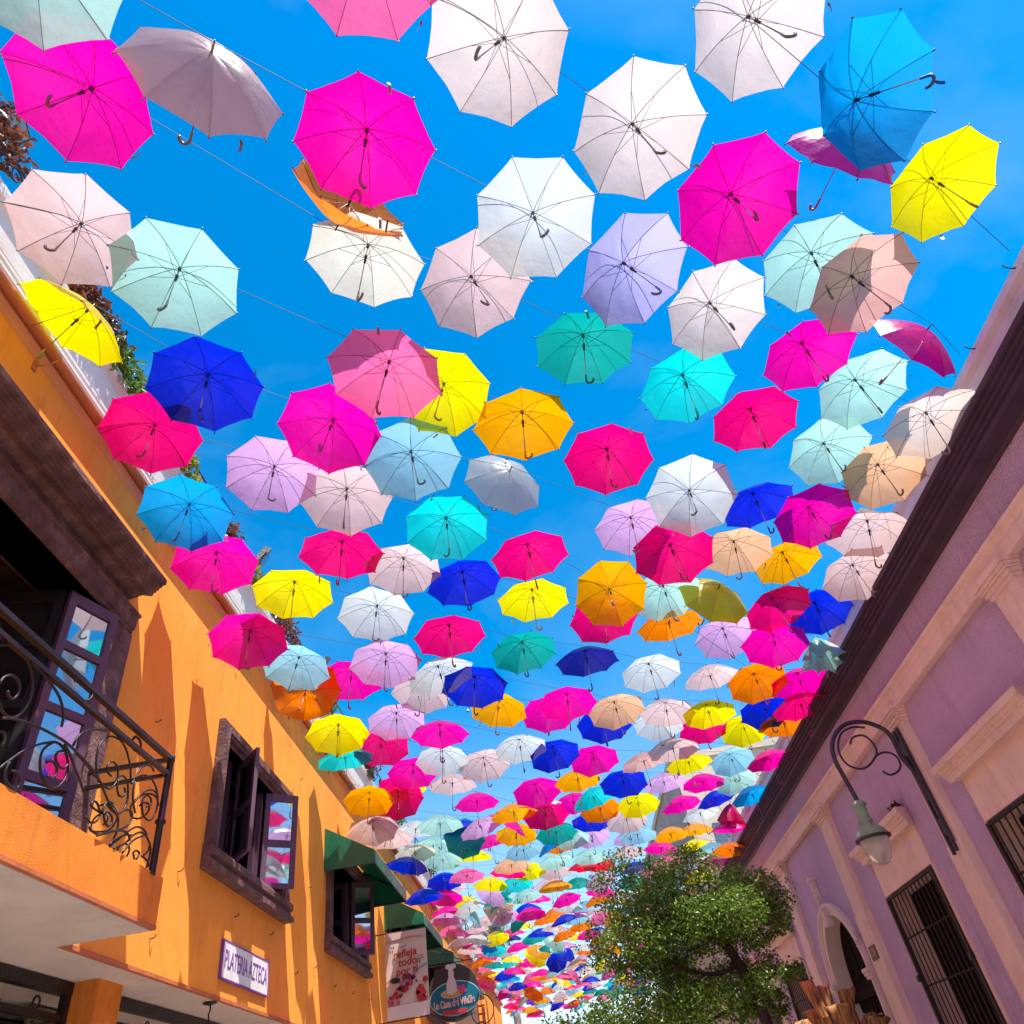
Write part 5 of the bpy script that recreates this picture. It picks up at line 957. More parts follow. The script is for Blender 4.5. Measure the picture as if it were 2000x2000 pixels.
# arch spandrels
NA = 18
for s_ in (-1, 1):
    prof = [(AY+s_*AR, AZ+AR), (AY, AZ+AR)] + [(AY+s_*AR*math.sin(math.pi/2*k/NA), AZ+AR*math.cos(math.pi/2*k/NA)) for k in range(1, NA+1)]
    wm.prism(prof if s_ > 0 else list(reversed(prof)), lambda u, v, t: (t, u, v), XR+.001, XR+.449)
pl(wm.build('wall', PURPLE))
pl(MB().box(XR+.45, XR+6, PE-.3, PE, 0, 6.2).box(XR+5.8, XR+6, -9, PE-.3, 0, 6.2).build('back_wall', PURPLE)); pl(MB().box(XR+.3, XR+6, -9, PE, 6.2, 6.4).build('roof', GREYP))
def xz(prof, y0, y1): return MB().prism(prof, lambda u, v, t: (XR-u, t, v), y0, y1)
# entablature band, cornice, parapet (u = how far it stands out from the wall)
pl(xz([(-.02, 5.33), (.11, 5.33), (.115, 5.47), (.10, 5.50), (.11, 5.535), (.15, 5.565), (.155, 5.60), (-.02, 5.61)], -9, PE).build('band', PINK))
pl(xz([(-.02, 6.10), (.02, 6.10), (.05, 6.13), (.22, 6.155), (.235, 6.205), (.225, 6.215), (.265, 6.222), (.27, 6.252), (.26, 6.26), (.30, 6.267), (.305, 6.295), (.295, 6.303), (.335, 6.31), (.34, 6.335), (.33, 6.342), (.38, 6.348), (.39, 6.40), (-.02, 6.43)], -9, PE).build('cornice', DARKPLUM))
pl(xz([(-.2, 6.415), (.08, 6.432), (.08, 6.82), (.10, 6.84), (.13, 6.87), (.13, 6.96), (.11, 6.98), (-.2, 6.98)], -9, PE).build('parapet', LAVENDER))
PIL = [(2.6, 3.05), (6.40, 6.85), (9.84, 10.26), (13.90, 14.39), (17.60, 18.10), (21.4, 21.85), (25.3, 25.75)]
for k, (a, b) in enumerate(PIL):
    p_ = proot('pilaster', pb, (XR, a, .13))
    psub(MB().box(XR-.10, XR+.02, a, b, 3.63, 5.15).build('shaft', PINK), p_)
    psub(MB().box(XR-.12, XR+.02, a-.015, b+.015, .13, 3.625).build('lower_shaft', PINK), p_)
    for j, (o_, z0, z1) in enumerate(((.125, 5.15, 5.19), (.145, 5.193, 5.235), (.17, 5.238, 5.26), (.185, 5.263, 5.30), (.205, 5.303, 5.37))):
        psub(MB().box(XR-o_, XR+.02, a-(o_-.10), b+(o_-.10), z0, z1).build('capital_moulding', PINK), p_)
for k, (a, b) in enumerate(BW):
    wv = proot('window', pb, (XR, (a+b)/2, 2), None)
    # pink surround standing slightly proud and the blank panel above the grille
    sm = MB().box(XR-.025, XR+.02, a-.03, b+.03, 3.625, 4.13).box(XR-.025, XR+.02, a-.06, a, .5, 3.622).box(XR-.025, XR+.02, b, b+.06, .5, 3.622)
    psub(sm.build('surround', PINK), wv)
    hp = [(-.02, 4.13), (.13, 4.13), (.145, 4.20), (.17, 4.21), (.17, 4.235), (.195, 4.245), (.20, 4.275), (.235, 4.285), (.25, 4.335), (.24, 4.36), (-.02, 4.38)]
    hb = MB(); n0 = 0
    # hood with mitred returns: scale ends by outstand
    P_ = [(XR-u, (b+.02)+max(u, 0)*.8, z) for u, z in hp]; Q_ = [(XR-u, (a-.02)-max(u, 0)*.8, z) for u, z in hp]
    kk = len(hp); hb.v = Q_+P_
    for i in range(kk):
        j = (i+1) % kk; hb.f.append((i, j, kk+j, kk+i))
    hb.f.append(tuple(reversed(range(kk)))); hb.f.append(tuple(range(kk, 2*kk)))
    psub(hb.build('hood', PINK), wv)
    # reveal and recessed dark shutters
    psub(MB().quad((XR+.02, b-.002, .55), (XR+.45, b-.002, .55), (XR+.45, b-.002, 3.618), (XR+.02, b-.002, 3.618)).quad((XR+.02, a+.002, .55), (XR+.45, a+.002, .55), (XR+.45, a+.002, 3.618), (XR+.02, a+.002, 3.618)).quad((XR+.02, a, 3.616), (XR+.45, a, 3.616), (XR+.45, b, 3.616), (XR+.02, b, 3.616)).build('reveal', PINK), wv)
    for s_ in range(2):
        y0 = a+.02+s_*.95; y1 = y0+.93
        psub(MB().box(XR+.36, XR+.42, y0, y1, .55, 3.40).box(XR+.34, XR+.36, y0, y0+.1, .55, 3.4).box(XR+.34, XR+.36, y1-.1, y1, .55, 3.4).box(XR+.34, XR+.36, y0+.1, y1-.1, 2.2, 2.35).build('shutter', DARKW), wv)
    psub(MB().box(XR+.35, XR+.43, a, b, 3.402, 3.60).build('transom', DARKW), wv)
    xg = XR-.035
    psub(MB().box(xg-.02, xg+.02, a+.0, a+.06, .5, 3.60).box(xg-.02, xg+.02, b-.06, b, .5, 3.60).box(xg-.02, xg+.02, a+.06, b-.06, 3.56, 3.60).build('grille_frame', GRILLE), wv)
    nb = 12
    for j in range(nb):
        y = a+.06+(b-a-.12)*(j+.5)/nb
        psub(MB().box(xg-.007, xg+.007, y-.008, y+.008, .5, 3.56).build('bar', GRILLE), wv)
    for z in (3.03, 2.43, 1.8, 1.2): psub(MB().box(xg+.011, xg+.025, a+.06, b-.06, z-.012, z+.012).build('cross_bar', GRILLE), wv)
    for y_ in (a+.01, b-.01): psub(MB().box(xg-.05, xg, y_-.04, y_+.04, 2.5, 2.58).build('latch', IRON), wv)
# arched door
dv = proot('door', pb, (XR, AY, .13), 'arched doorway with dark wooden double door')
def arch_ring(r0, r1, x0, x1, z0):
    m_ = MB(); n = 24
    rows = []
    pts = [(1, z0)]+[None]
    ang_ = [math.pi*k/n for k in range(n+1)]
    for r_ in (r0, r1):
        rows.append([(AY-r_, z0)]+[(AY-r_*math.cos(a), AZ+r_*math.sin(a)) for a in ang_]+[(AY+r_, z0)])
    k = len(rows[0])
    for x in (x0, x1):
        for rw in rows: m_.v += [(x, y, z) for y, z in rw]
    for i in range(k-1):
        m_.f += [(i, i+1, k+i+1, k+i), (2*k+i, 3*k+i, 3*k+i+1, 2*k+i+1), (k+i, k+i+1, 3*k+i+1, 3*k+i), (i, 2*k+i, 2*k+i+1, i+1)]
    return m_
PALEP = mat('pale_plaster', (.80, .58, .52), .8, .2, 40, .05, 2, spec=.15)
psub(arch_ring(AR-.005, AR+.10, XR-.035, XR+.02, .13).build('archivolt', PALEP), dv)
psub(arch_ring(AR+.10, AR+.15, XR-.06, XR+.02, .13).build('archivolt', PALEP), dv)
psub(arch_ring(AR+.15, AR+.21, XR-.085, XR+.02, .13).build('archivolt', PALEP), dv)
for s_ in (-1, 1):
    for j, (o_, z0, z1) in enumerate(((.10, 2.80, 2.84), (.12, 2.845, 2.89), (.14, 2.895, 2.95))):
        ya, yb = sorted((AY+s_*(AR-.01), AY+s_*(AR+.24))); psub(MB().box(XR-o_, XR+.02, ya, yb, z0, z1).build('impost', PALEP), dv)
wi = MB(); n = 24
ar = [(AY-AR+.003, .13)]+[(AY-(AR-.003)*math.cos(math.pi*k/n), AZ+(AR-.003)*math.sin(math.pi*k/n)) for k in range(n+1)]+[(AY+AR-.003, .13)]
for (y0, z0), (y1, z1) in zip(ar, ar[1:]): wi.quad((XR+.0, y0, z0), (XR+.45, y0, z0), (XR+.45, y1, z1), (XR+.0, y1, z1))
psub(wi.build('reveal', PALEP), dv)
for s_ in (-1, 1):
    y0, y1 = sorted((AY+s_*.01, AY+s_*(AR-.02)))
    psub(MB().box(XR+.24, XR+.30, y0, y1, .13, 2.62).box(XR+.22, XR+.24, y0+.08, y1-.08, .4, 1.2).box(XR+.22, XR+.24, y0+.08, y1-.08, 1.35, 2.45).build('door_leaf', DARKW), dv)
psub(MB().box(XR+.16, XR+.30, AY-AR, AY+AR, 2.62, 2.80).box(XR+.20, XR+.30, AY-AR, AY+AR, 2.80, 2.88).build('transom', DARKW), dv)
tp = [(AY-AR+.01, 2.88)]+[(AY-(AR-.01)*math.cos(math.pi*k/16), AZ+(AR-.01)*math.sin(math.pi*k/16)) for k in range(17)]+[(AY+AR-.01, 2.88)]
psub(MB().prism(tp, lambda u, v, t: (t, u, v), XR+.26, XR+.30).build('tympanum', DARKW), dv)
for k in range(3): psub(MB().box(XR+.24, XR+.26, AY-.62+.44*k, AY-.28+.44*k, 2.95, 3.62-.1*abs(k-1)).build('tympanum_panel', DARKW), dv)
# keystone and carved relief over the arch
psub(MB().prism([(-.07, 3.78), (.07, 3.78), (.09, 4.05), (-.09, 4.05)], lambda u, v, t: (XR-t, AY+u, v), -.01, .13).build('keystone', PALEP), dv)
rl = MB(); rq = random.Random(9)
rl.box(XR-.08, XR+.01, AY-.05+.15, AY+.05+.15, 4.18, 4.62)
for k in range(16):
    z = 4.2+.026*k; y = AY+.15+rq.uniform(-.06, .06); r_ = rq.uniform(.025, .05)
    rl.lathe([(0, -r_), (r_*.8, -r_*.5), (r_, 0), (r_*.8, r_*.5), (0, r_)], (XR-.08, y, z), 8)
rl.box(XR-.12, XR+.01, AY+.06, AY+.24, 4.62, 4.66)
psub(rl.build('carved_relief', PALEP), dv)
for yy in (AY-AR-.16,):
    for k in range(6):
        r_ = rq.uniform(.02, .04); psub(MB().lathe([(0, -r_), (r_*.8, -r_*.5), (r_, 0), (r_*.8, r_*.5), (0, r_)], (XR-.09, yy+rq.uniform(-.03, .03), 3.28+.05*k), 8).build('carved_bud', PALEP), dv)
# house number
BRASS = mat('bronze_tile', (.10, .035, .012), .45, .4, 40, .3, 8); TILE = mat('tile_cream', (.42, .30, .2), .4)
nq = empty('house_number', (XR-.12, 14.15, 3.07), 'small brown house number plate 108 on the pink pilaster by the door', 'sign')
MB().box(-.016, 0, -.15, .15, -.10, .10).build('plate', BRASS, nq)
MBm = Matrix(((0, 0, -1, -.017), (-1, 0, 0, 0), (0, 1, 0, 0), (0, 0, 0, 1)))
text_on('lettering', '108', .17, TILE, nq, MBm, xs=.85, depth=.002)
# plants on the hoods
nst = empty('hood_weed', (XR-.1, 11.15, 4.38), 'dark dry weed clump on the pink hood behind the lamp', 'plant')
mb = MB(); leaves(mb, rng, (0, 0, .05), (.07, .10, .06), 120, .05); f_ = mb.build('foliage', LEAFB, nst); f_['kind'] = 'stuff'
# parapet floodlights
flood('floodlight', (5.32, 8.35, 7.55), 'pale floodlight on the purple house parapet beside pale pink umbrellas', 2.6, BEIGE, .7, .9)
flood('floodlight', (5.3, 16.9, 7.35), 'small grey floodlight on the far parapet behind a magenta umbrella', 2.6, GREYP, .7, .8)
# drips of wire on parapet: hooks carrying the strings
for i in range(24):
    y = 4.0+.9*i
    if y > PE-.3: break
    pl(MB().tube(spline([(XR-.13, y, 6.92), (XR-.18, y, 6.93), (XR-.21, y, 6.97), (XR-.20, y, 7.0)]), .007, 5).build('hook', IRON))

# ---- street lamp on the pilaster
LMETAL = mat('lamp_paint_plum', (.045, .025, .04), .45, .2, 40, .2, 6); LGREEN = mat('lamp_paint_green', (.24, .31, .21), .5, .2, 30, .15, 5)
ly = 10.05
lm = empty('street_lamp', (5.07, ly, 4.3), 'plum wall lamp with scrolled arm and greenish bell shade', 'street lamp')
def lo(o): return off(o, lm)
lo(MB().box(5.045, 5.085, ly-.075, ly-.035, 3.52, 5.12).box(5.045, 5.085, ly+.035, ly+.075, 3.50, 5.12).box(5.05, 5.08, ly-.035, ly+.035, 4.75, 4.95).box(5.05, 5.08, ly-.035, ly+.035, 3.72, 3.92).build('wall_bracket', LMETAL))
armp = [(x, ly, z) for x, z in LAMP['arm']]
lo(MB().tube(spline([(5.06, ly, 4.15)]+[(5.05, ly, 4.5)]+armp+[(armp[-1][0], ly, 4.27)], 4), .030, 10).build('arm', LMETAL, None, True))
lo(MB().tube(spline([(x, ly, z) for x, z in LAMP['s1']], 4), .015, 7).build('scroll', LMETAL, None, True))
lo(MB().tube(spline([(x, ly, z) for x, z in LAMP['s2']], 4), .015, 7).build('scroll', LMETAL, None, True))
lx = LAMP['arm'][-1][0]-.005
lo(MB().lathe([(0, 4.30), (.05, 4.30), (.095, 4.255), (.10, 4.235), (.075, 4.225), (.075, 4.06), (.09, 4.05), (.09, 4.03), (.075, 4.02), (.115, 3.97), (.175, 3.91), (.20, 3.85), (.20, 3.82)], (lx, ly, 0), 28).build('shade', LGREEN, None, True))
lo(MB().lathe([(.201, 3.845), (.222, 3.84), (.222, 3.815), (.18, 3.81)], (lx, ly, 0), 28).build('rim', LMETAL, None, True))
gm = bpy.data.materials.new('lamp_globe'); gm.use_nodes = True; q = gm.node_tree.nodes['Principled BSDF']; q.inputs['Base Color'].default_value = (.75, .68, .62, 1); q.inputs['Roughness'].default_value = .12; q.inputs['Transmission Weight'].default_value = .55; q.inputs['IOR'].default_value = 1.3
lo(MB().lathe([(.178, 3.812), (.176, 3.76), (.158, 3.67), (.125, 3.59), (.07, 3.53), (0, 3.51)], (lx, ly, 0), 28).build('globe', gm, None, True))
for a in (0.6, 2.7, 4.8): lo(MB().tube([(lx+.077*math.cos(a), ly+.077*math.sin(a), 4.02), (lx+.118*math.cos(a), ly+.118*math.sin(a), 3.97), (lx+.168*math.cos(a), ly+.168*math.sin(a), 3.90), (lx+.188*math.cos(a), ly+.188*math.sin(a), 3.83)], .005, 5).build('rib', LMETAL))

# ================================================================ far buildings
fb = empty('beige_building', (9, 34, 0), 'tall beige building with plain grey side wall beyond the purple house', 'building')
off(MB().box(5.45, 13, 28.0, 48, 0, 11.6).build('wall', BEIGE), fb)
off(MB().box(5.38, 5.446, 28.1, 48, 6.0, 11.58).build('side_cladding', GREYP), fb)
off(MB().box(5.3, 13.1, 27.9, 48.1, 11.6, 11.85).build('parapet', BEIGE), fb)
for k in range(3): off(MB().box(6.2+2.1*k, 7.3+2.1*k, 27.96, 28.0-.001, 7.6, 9.2).build('window', GLASSD), fb)
fb2 = empty('pink_house', (9, 55, 0), 'low pink house far along the right side of street', 'house')
off(MB().box(5.3, 12, 48.2, 75, 0, 6.3).build('wall', PINK), fb2); off(MB().box(5.2, 12.1, 48.15, 75, 6.3, 6.6).build('parapet', LAVENDER), fb2)
fb3 = empty('ochre_house', (-8, 60, 0), 'low ochre house at the far left end of the street', 'house')
off(MB().box(-10, -3.7, 48.3, 80, 0, 5.2).build('wall', ORANGE), fb3); off(MB().box(-10.1, -3.6, 48.25, 80, 5.2, 5.4).build('parapet', CREAM), fb3)

# ================================================================ palm behind the umbrellas
pm = empty('palm_tree', (-2.95, 56, 0), 'tall leaning palm with shaggy crown at the street end', 'tree')
off(MB().tube(spline([(-2.75, 56, 0), (-3.0, 56, 4), (-3.23, 56, 7.0), (-3.36, 56, 8.9), (-3.5, 56, 10.4), (-3.85, 56, 11.8), (-4.4, 56, 13.0)], 4), .24, 10).build('trunk', mat('palm_bark', (.19, .145, .11), .95, .9, 8, .3, 3)), pm)
rp = random.Random(12); fr = MB()
for k in range(26):
    a = rp.uniform(0, 6.28); el = rp.uniform(-.9, .9); Lf = rp.uniform(1.3, 2.1); pts = []
    for j in range(7):
        t = j/6; pts.append(Vector((-4.4+math.cos(a)*Lf*t*math.cos(el*.6), 56+math.sin(a)*Lf*t, 13.1+math.sin(el)*Lf*t*.7-1.3*t*t)))
    for j in range(6):
        d = (pts[j+1]-pts[j]).normalized(); sd = d.cross(Vector((0, 0, 1))).normalized()
        for q in range(4):
            b_ = pts[j].lerp(pts[j+1], q/4)
            for s_ in (-1, 1):
                tip = b_+sd*s_*rp.uniform(.25, .5)+d*.25-Vector((0, 0, rp.uniform(.1, .35)))
                n0 = len(fr.v); fr.v += [tuple(b_), tuple(b_+d*.06), tuple(tip)]; fr.f.append((n0, n0+1, n0+2))
q = off(fr.build('crown', leaf_mat('palm_leaf', (.12, .13, .035))), pm); q['kind'] = 'stuff'
sk_ = MB()
for k in range(160):
    a = rp.uniform(0, 6.28); r_ = rp.uniform(.2, .55); z = rp.uniform(11.6, 13); x = -4.0-(z-12)*.35
    n0 = len(sk_.v); sk_.v += [(x+math.cos(a)*r_*.4, 56+math.sin(a)*r_*.4, z), (x+math.cos(a)*r_*.4+.08, 56+math.sin(a)*r_*.4, z), (x+math.cos(a)*r_, 56+math.sin(a)*r_, z-rp.uniform(.6, 1.1))]; sk_.f.append((n0, n0+1, n0+2))
q = off(sk_.build('dead_fronds', mat('dead_frond', (.22, .15, .08), .9)), pm); q['kind'] = 'stuff'
# far trees at the street end
FARL = leaf_mat('far_leaf', (.06, .12, .03))
for k, (x, y, z, r_, lab) in enumerate(((-.6, 74, 7.2, 1.2, 'small dark tree top far away, left of the two'), (1.9, 70, 6.6, 1.9, 'larger dark tree top far away beside the street tree'))):
    t_ = empty('far_tree', (x, y, 0), lab, 'tree', 'far trees at the street end')
    MB().tube([(0, 0, 0), (.1, 0, z*.5), (0, 0, z)], .22, 7).build('trunk', BARK, t_)
    mb = MB()
    for j in range(12): leaves(mb, rng, (rng.uniform(-r_, r_)*.8, rng.uniform(-r_, r_)*.8, z+rng.uniform(-r_*.6, r_*.5)), (r_*.5, r_*.5, r_*.4), 170, .2)
    q = mb.build('crown', FARL, t_); q['kind'] = 'stuff'

# ================================================================ street tree
tr = empty('street_tree', (3.25, 15, 0), 'dense green street tree before the purple house, bottom right', 'tree')
TB = mat('tree_bark', (.05, .026, .022), .9, .9, 18, .4, 5)
off(MB().tube(spline([(3.35, 15, 0), (3.30, 15, 1.4), (3.22, 15, 2.5), (3.12, 15, 3.1), (2.98, 15.0, 3.55), (2.85, 15, 3.8)], 4), .11, 10, [1.15-.55*k/20 for k in range(21)]).build('trunk', TB, None, True), tr)
LIMB = [[(2.98, 15, 3.5), (2.75, 15.05, 3.78), (2.4, 15.1, 3.85), (2.0, 15.1, 4.1)], [(3.05, 15, 3.35), (2.7, 14.9, 3.25), (2.3, 14.8, 3.3), (1.8, 14.8, 3.55)], [(2.95, 15, 3.6), (3.1, 15, 4.0), (3.3, 15.1, 4.4)], [(3.2, 15, 2.7), (2.8, 15.2, 2.75), (2.2, 15.2, 2.6)], [(2.9, 15, 3.7), (2.7, 15.2, 4.2), (2.4, 15.3, 4.6)], [(3.2, 15, 2.9), (3.45, 15, 3.05), (3.75, 15, 3.2)], [(2.0, 15.1, 4.1), (1.6, 15, 4.2), (1.2, 15, 4.3)]]
for L_ in LIMB: off(MB().tube(spline(L_, 4), .05, 7, [1-.6*k/(4*(len(L_)-1)) for k in range(4*(len(L_)-1)+1)]).build('limb', TB, None, True), tr)
TL = leaf_mat('tree_leaf', (.14, .235, .028), .45, .6)
rt_ = random.Random(21); mb = MB()
for (x, y, z, r_) in CLUMPS:
    n = int((1000 if z < 4.6 and x > 1.3 else 520)*(r_/.42)**2)+50
    leaves(mb, rt_, (x, y, z), (r_*1.05, r_*1.15, r_*.9), n, .07, .35)
    # loose sprigs
    for k in range(9):
        a = rt_.uniform(0, 6.28); e_ = rt_.uniform(-.9, .9); q_ = rt_.uniform(1.05, 1.45); px = (x+math.cos(a)*r_*q_, y+math.sin(a)*r_*.6, z+math.sin(e_)*r_*q_)
        leaves(mb, rt_, px, (.09, .09, .10), 14, .06, .4)
q = off(mb.build('crown', TL), tr); q['kind'] = 'stuff'

# ================================================================ cut palm trunk with flaring leaf bases
PW = bpy.data.materials.new('palm_boot'); PW.use_nodes = True
_n = PW.node_tree; _b = _n.nodes['Principled BSDF']; _b.inputs['Roughness'].default_value = .8
_tc = _n.nodes.new('ShaderNodeTexCoord'); _mp = _n.nodes.new('ShaderNodeMapping'); _mp.inputs['Scale'].default_value = (26, 26, 4); _n.links.new(_tc.outputs['Object'], _mp.inputs[0])
_no = _n.nodes.new('ShaderNodeTexNoise'); _no.inputs['Scale'].default_value = 1.2; _no.inputs['Detail'].default_value = 6; _n.links.new(_mp.outputs[0], _no.inputs['Vector'])
_cr = _n.nodes.new('ShaderNodeValToRGB'); _cr.color_ramp.elements[0].position = .33; _cr.color_ramp.elements[0].color = (.05, .016, .006, 1); _cr.color_ramp.elements[1].position = .62; _cr.color_ramp.elements[1].color = (.42, .17, .045, 1)
_n.links.new(_no.outputs[0], _cr.inputs[0]); _n.links.new(_cr.outputs[0], _b.inputs['Base Color'])
_bp = _n.nodes.new('ShaderNodeBump'); _bp.inputs['Strength'].default_value = .9; _n.links.new(_no.outputs[0], _bp.inputs['Height']); _n.links.new(_bp.outputs[0], _b.inputs['Normal'])
cp = empty('cut_palm_trunk', (3.5, 12, 0), 'brown cut palm trunk with flaring leaf stubs at bottom right', 'tree trunk')
MB().tube(spline([(0, 0, 0), (0, 0, 1.0), (.02, 0, 1.9), (.0, 0, 2.25)]), .26, 12).build('trunk', PW, cp)
rk = random.Random(6)
STUB = [(-.18, 0, 1.75, 2.66, -.14, .11), (-.02, .05, 1.8, 2.58, -.02, .10), (.16, -.02, 1.7, 2.50, .2, .16), (-.34, -.12, 1.65, 2.22, -.45, .18), (.02, -.22, 1.6, 2.33, -.05, .18), (.34, -.1, 1.5, 2.13, .36, .16), (-.45, .0, 1.4, 1.95, -.6, .16), (.3, .2, 1.6, 2.2, .5, .15), (-.2, -.25, 1.2, 1.9, -.25, .18), (.2, -.25, 1.1, 1.8, .3, .18), (-.12, .2, 1.7, 2.35, -.2, .15), (0.0, -.28, .8, 1.5, .0, .2)]
CUT = mat('cut_palm_end', (.55, .30, .10), .8, .5, 60, .3, 12)
for k, (x, y, z0, z1, lean, w_) in enumerate(STUB):
    m_ = MB(); n = 9; h_ = z1-z0; K = 12; tw = rk.uniform(-.25, .25)
    jag = [rk.uniform(-.025, .025) for _ in range(K)]
    for j in range(n):
        t = j/(n-1); cx = x*.55+(x*.45+lean*.5)*t**1.6; cz = z0+h_*t; ww = w_*.8*(.5+.65*t*t+.12*math.sin(3*t+k)); th = .055*(1-.25*t)
        cy = y*(.6+.5*t)
        for q in range(K):
            a = 2*math.pi*q/K; u = ww*math.cos(a); v = th*math.sin(a)-.5*ww*(math.cos(a)**2)*.35*(-1 if y < 0 else 1)
            m_.v.append((cx+u*math.cos(tw)-v*math.sin(tw), cy+u*math.sin(tw)+v*math.cos(tw), cz+(jag[q] if j == n-1 else 0)-lean*u*.35*t))
    for j in range(n-1):
        for q in range(K): a = j*K+q; b_ = j*K+(q+1) % K; m_.f.append((a, b_, b_+K, a+K))
    m_.f.append(tuple(range(K-1, -1, -1))); m_.f.append(tuple((n-1)*K+q for q in range(K)))
    o_ = m_.build('leaf_stub', PW, cp, True); o_.data.materials.append(CUT); o_.data.polygons[len(o_.data.polygons)-1].material_index = 1; o_.data.polygons[len(o_.data.polygons)-1].use_smooth = False

# ================================================================ umbrellas
COL = dict(M=((.85, .0, .34), (1.0, .0, .40)), K=((.85, .0, .16), (1.0, .0, .20)), P=((.80, .60, .60), (.92, .66, .65)), C=((.80, .70, .66), (.95, .80, .74)), S=((.0, .22, .62), (.0, .42, .95)), Y=((.85, .72, .0), (1.0, .86, .0)),
           T=((.42, .74, .66), (.50, .88, .78)), O=((.85, .20, .0), (1.0, .24, .0)), F=((.78, .74, .62), (.88, .86, .72)), W=((.74, .78, .78), (.80, .86, .86)), V=((.46, .44, .80), (.60, .56, 1.0)), Q=((.80, .45, .40), (.95, .52, .46)),
           E=((.0, .26, .21), (.0, .40, .34)), A=((.0, .48, .50), (.0, .70, .70)), B=((.0, .022, .52), (.0, .025, .80)), R=((.85, .12, .34), (1.0, .16, .42)), G=((.85, .36, .0), (1.0, .42, .0)), X=((.28, .58, .72), (.34, .72, .90)),
           L=((.72, .42, .72), (.88, .50, .88)), H=((.85, .50, .28), (1.0, .56, .32)), N=((.004, .012, .18), (.005, .018, .30)), D=((.60, .52, .02), (.75, .68, .02)), Z=((.62, .005, .03), (.85, .0, .04)))
for k, (a, b) in COL.items():
    tr_ = .44 if k in 'NB' else .55
    lig = min(a) > .25; a = tuple(v*(.67 if lig else .85) for v in a); b = tuple(v*(.70 if lig else .8) for v in b)
    COL[k] = (cloth_mat('cloth_'+k, a, tr_, b, .13), mat('rib_'+k, tuple(max(.01, v*.36) for v in a), .4, metal=.2), mat('handle_'+k, tuple(max(.012, v*(.22 if max(a) > .5 and min(a) > .2 else .3)) for v in a), .35, spec=.6))
STEEL = mat('shaft_steel', (.32, .30, .30), .3, metal=.8); BLKP = mat('black_plastic', (.01, .009, .009), .45)
RAD = .51; DEP = .225
def rib_pt(s, kind, k=0):
    if kind == 'n': return RAD*s*(1-.02*s), -DEP*(s**1.75)
    if kind == 'i': return RAD*s*1.02, .11*math.sin(s*2.4)*(.6+.4*math.cos(3*k))-.02*s
    return (.30*s**.75+(.06 if k % 2 else -.01)*s), -.44*s**1.15
def canopy_mesh(seed, kind):
    rg = random.Random(seed); NP, NA_, NR = 8, 4, 8
    mb = MB(); idx = {}
    ph = [rg.uniform(0, 6.28) for _ in range(8)]; amp = [rg.uniform(.0, .012) for _ in range(8)]; jit = [rg.uniform(-.03, .03) for _ in range(8)]
    ribj = [rg.uniform(-.02, .02) for _ in range(8)]; wr = [rg.uniform(0, 6.28) for _ in range(8)]; wa = rg.choice((.002, .004, .007))
    def P(p, j, a):
        s = j/NR; t = a/NA_
        def R_(q):
            r_, z_ = rib_pt(s, kind, q); th = q*math.pi/4+(jit[q % 8]*.5 if kind != 'n' else 0)
            return Vector((r_*math.cos(th), r_*math.sin(th), z_+ribj[q % 8]*s*s))
        A, B = R_(p), R_((p+1)); v = A.lerp(B, t); bow = 4*t*(1-t)
        if kind == 'n':
            v.x *= 1-.02*bow*s**3; v.y *= 1-.02*bow*s**3
            v.z += .010*bow*math.sin(math.pi*s)+.008*bow*s**3            # cloth pulled up between the ribs at the hem
            v.z += amp[p]*bow*math.sin(9*s+ph[p])*s + wa*math.sin(17*t+wr[p]+5*s)*s*s*math.sqrt(bow)
        elif kind == 'i':
            v.z += -.03*bow*s+.02*bow*math.sin(11*s+ph[p])
        else:
            f = 1-(.55*bow*s if p % 2 else .25*bow*s); v.x *= f; v.y *= f; v.z += .03*math.sin(7*s+ph[p])*bow
        return tuple(v)
    mb.v.append((0, 0, 0 if kind != 'i' else .0)); 
    for j in range(1, NR+1):
        for p in range(NP):
            for a in range(NA_):
                idx[(j, p*NA_+a)] = len(mb.v); mb.v.append(P(p, j, a))
    n = NP*NA_
    for q in range(n):
        mb.f.append((0, idx[(1, q)], idx[(1, (q+1) % n)]))
        for j in range(1, NR): mb.f.append((idx[(j, q)], idx[(j+1, q)], idx[(j+1, (q+1) % n)], idx[(j, (q+1) % n)]))
    me = mb.mesh('canopy', None, True)
    at = me.attributes.new('sharp_edge', 'BOOLEAN', 'EDGE'); rib = set()
    for p in range(NP):
        ch = [0]+[idx[(j, p*NA_)] for j in range(1, NR+1)]
        rib |= {frozenset(e) for e in zip(ch, ch[1:])}
    at.data.foreach_set('value', [frozenset(e.vertices) in rib for e in me.edges])
    gt = [rg.uniform(.84, 1.06) for _ in range(8)]
    fa = me.attributes.new('gore', 'FLOAT', 'FACE'); per = 1+(NR-1)
    fa.data.foreach_set('value', [gt[(i//per)//NA_] for i in range(len(me.polygons))])
    me.materials.append(None)
    return me
CAN = {'n': [canopy_mesh(s, 'n') for s in range(12)], 'i': [canopy_mesh(31, 'i')], 'c': [canopy_mesh(s, 'c') for s in (41, 42)]}
def sl(o, m_):                      # material on the object so that meshes can be shared
    o.material_slots[0].link = 'OBJECT'; o.material_slots[0].material = m_; return o
def shared(name, mb, smooth=True): me = mb.mesh(name, None, smooth); me.materials.append(None); return me
def rib_curve(kind, k, lo=0, hi=1, n=7):
    return [(rib_pt(lo+(hi-lo)*i/n, kind, k)[0], 0, rib_pt(lo+(hi-lo)*i/n, kind, k)[1]-.006) for i in range(n+1)]
def add_tip(mb, p): mb.lathe([(0, -.012), (.007, -.008), (.007, .006), (0, .010)], p, 6); return mb
RIBM = {}
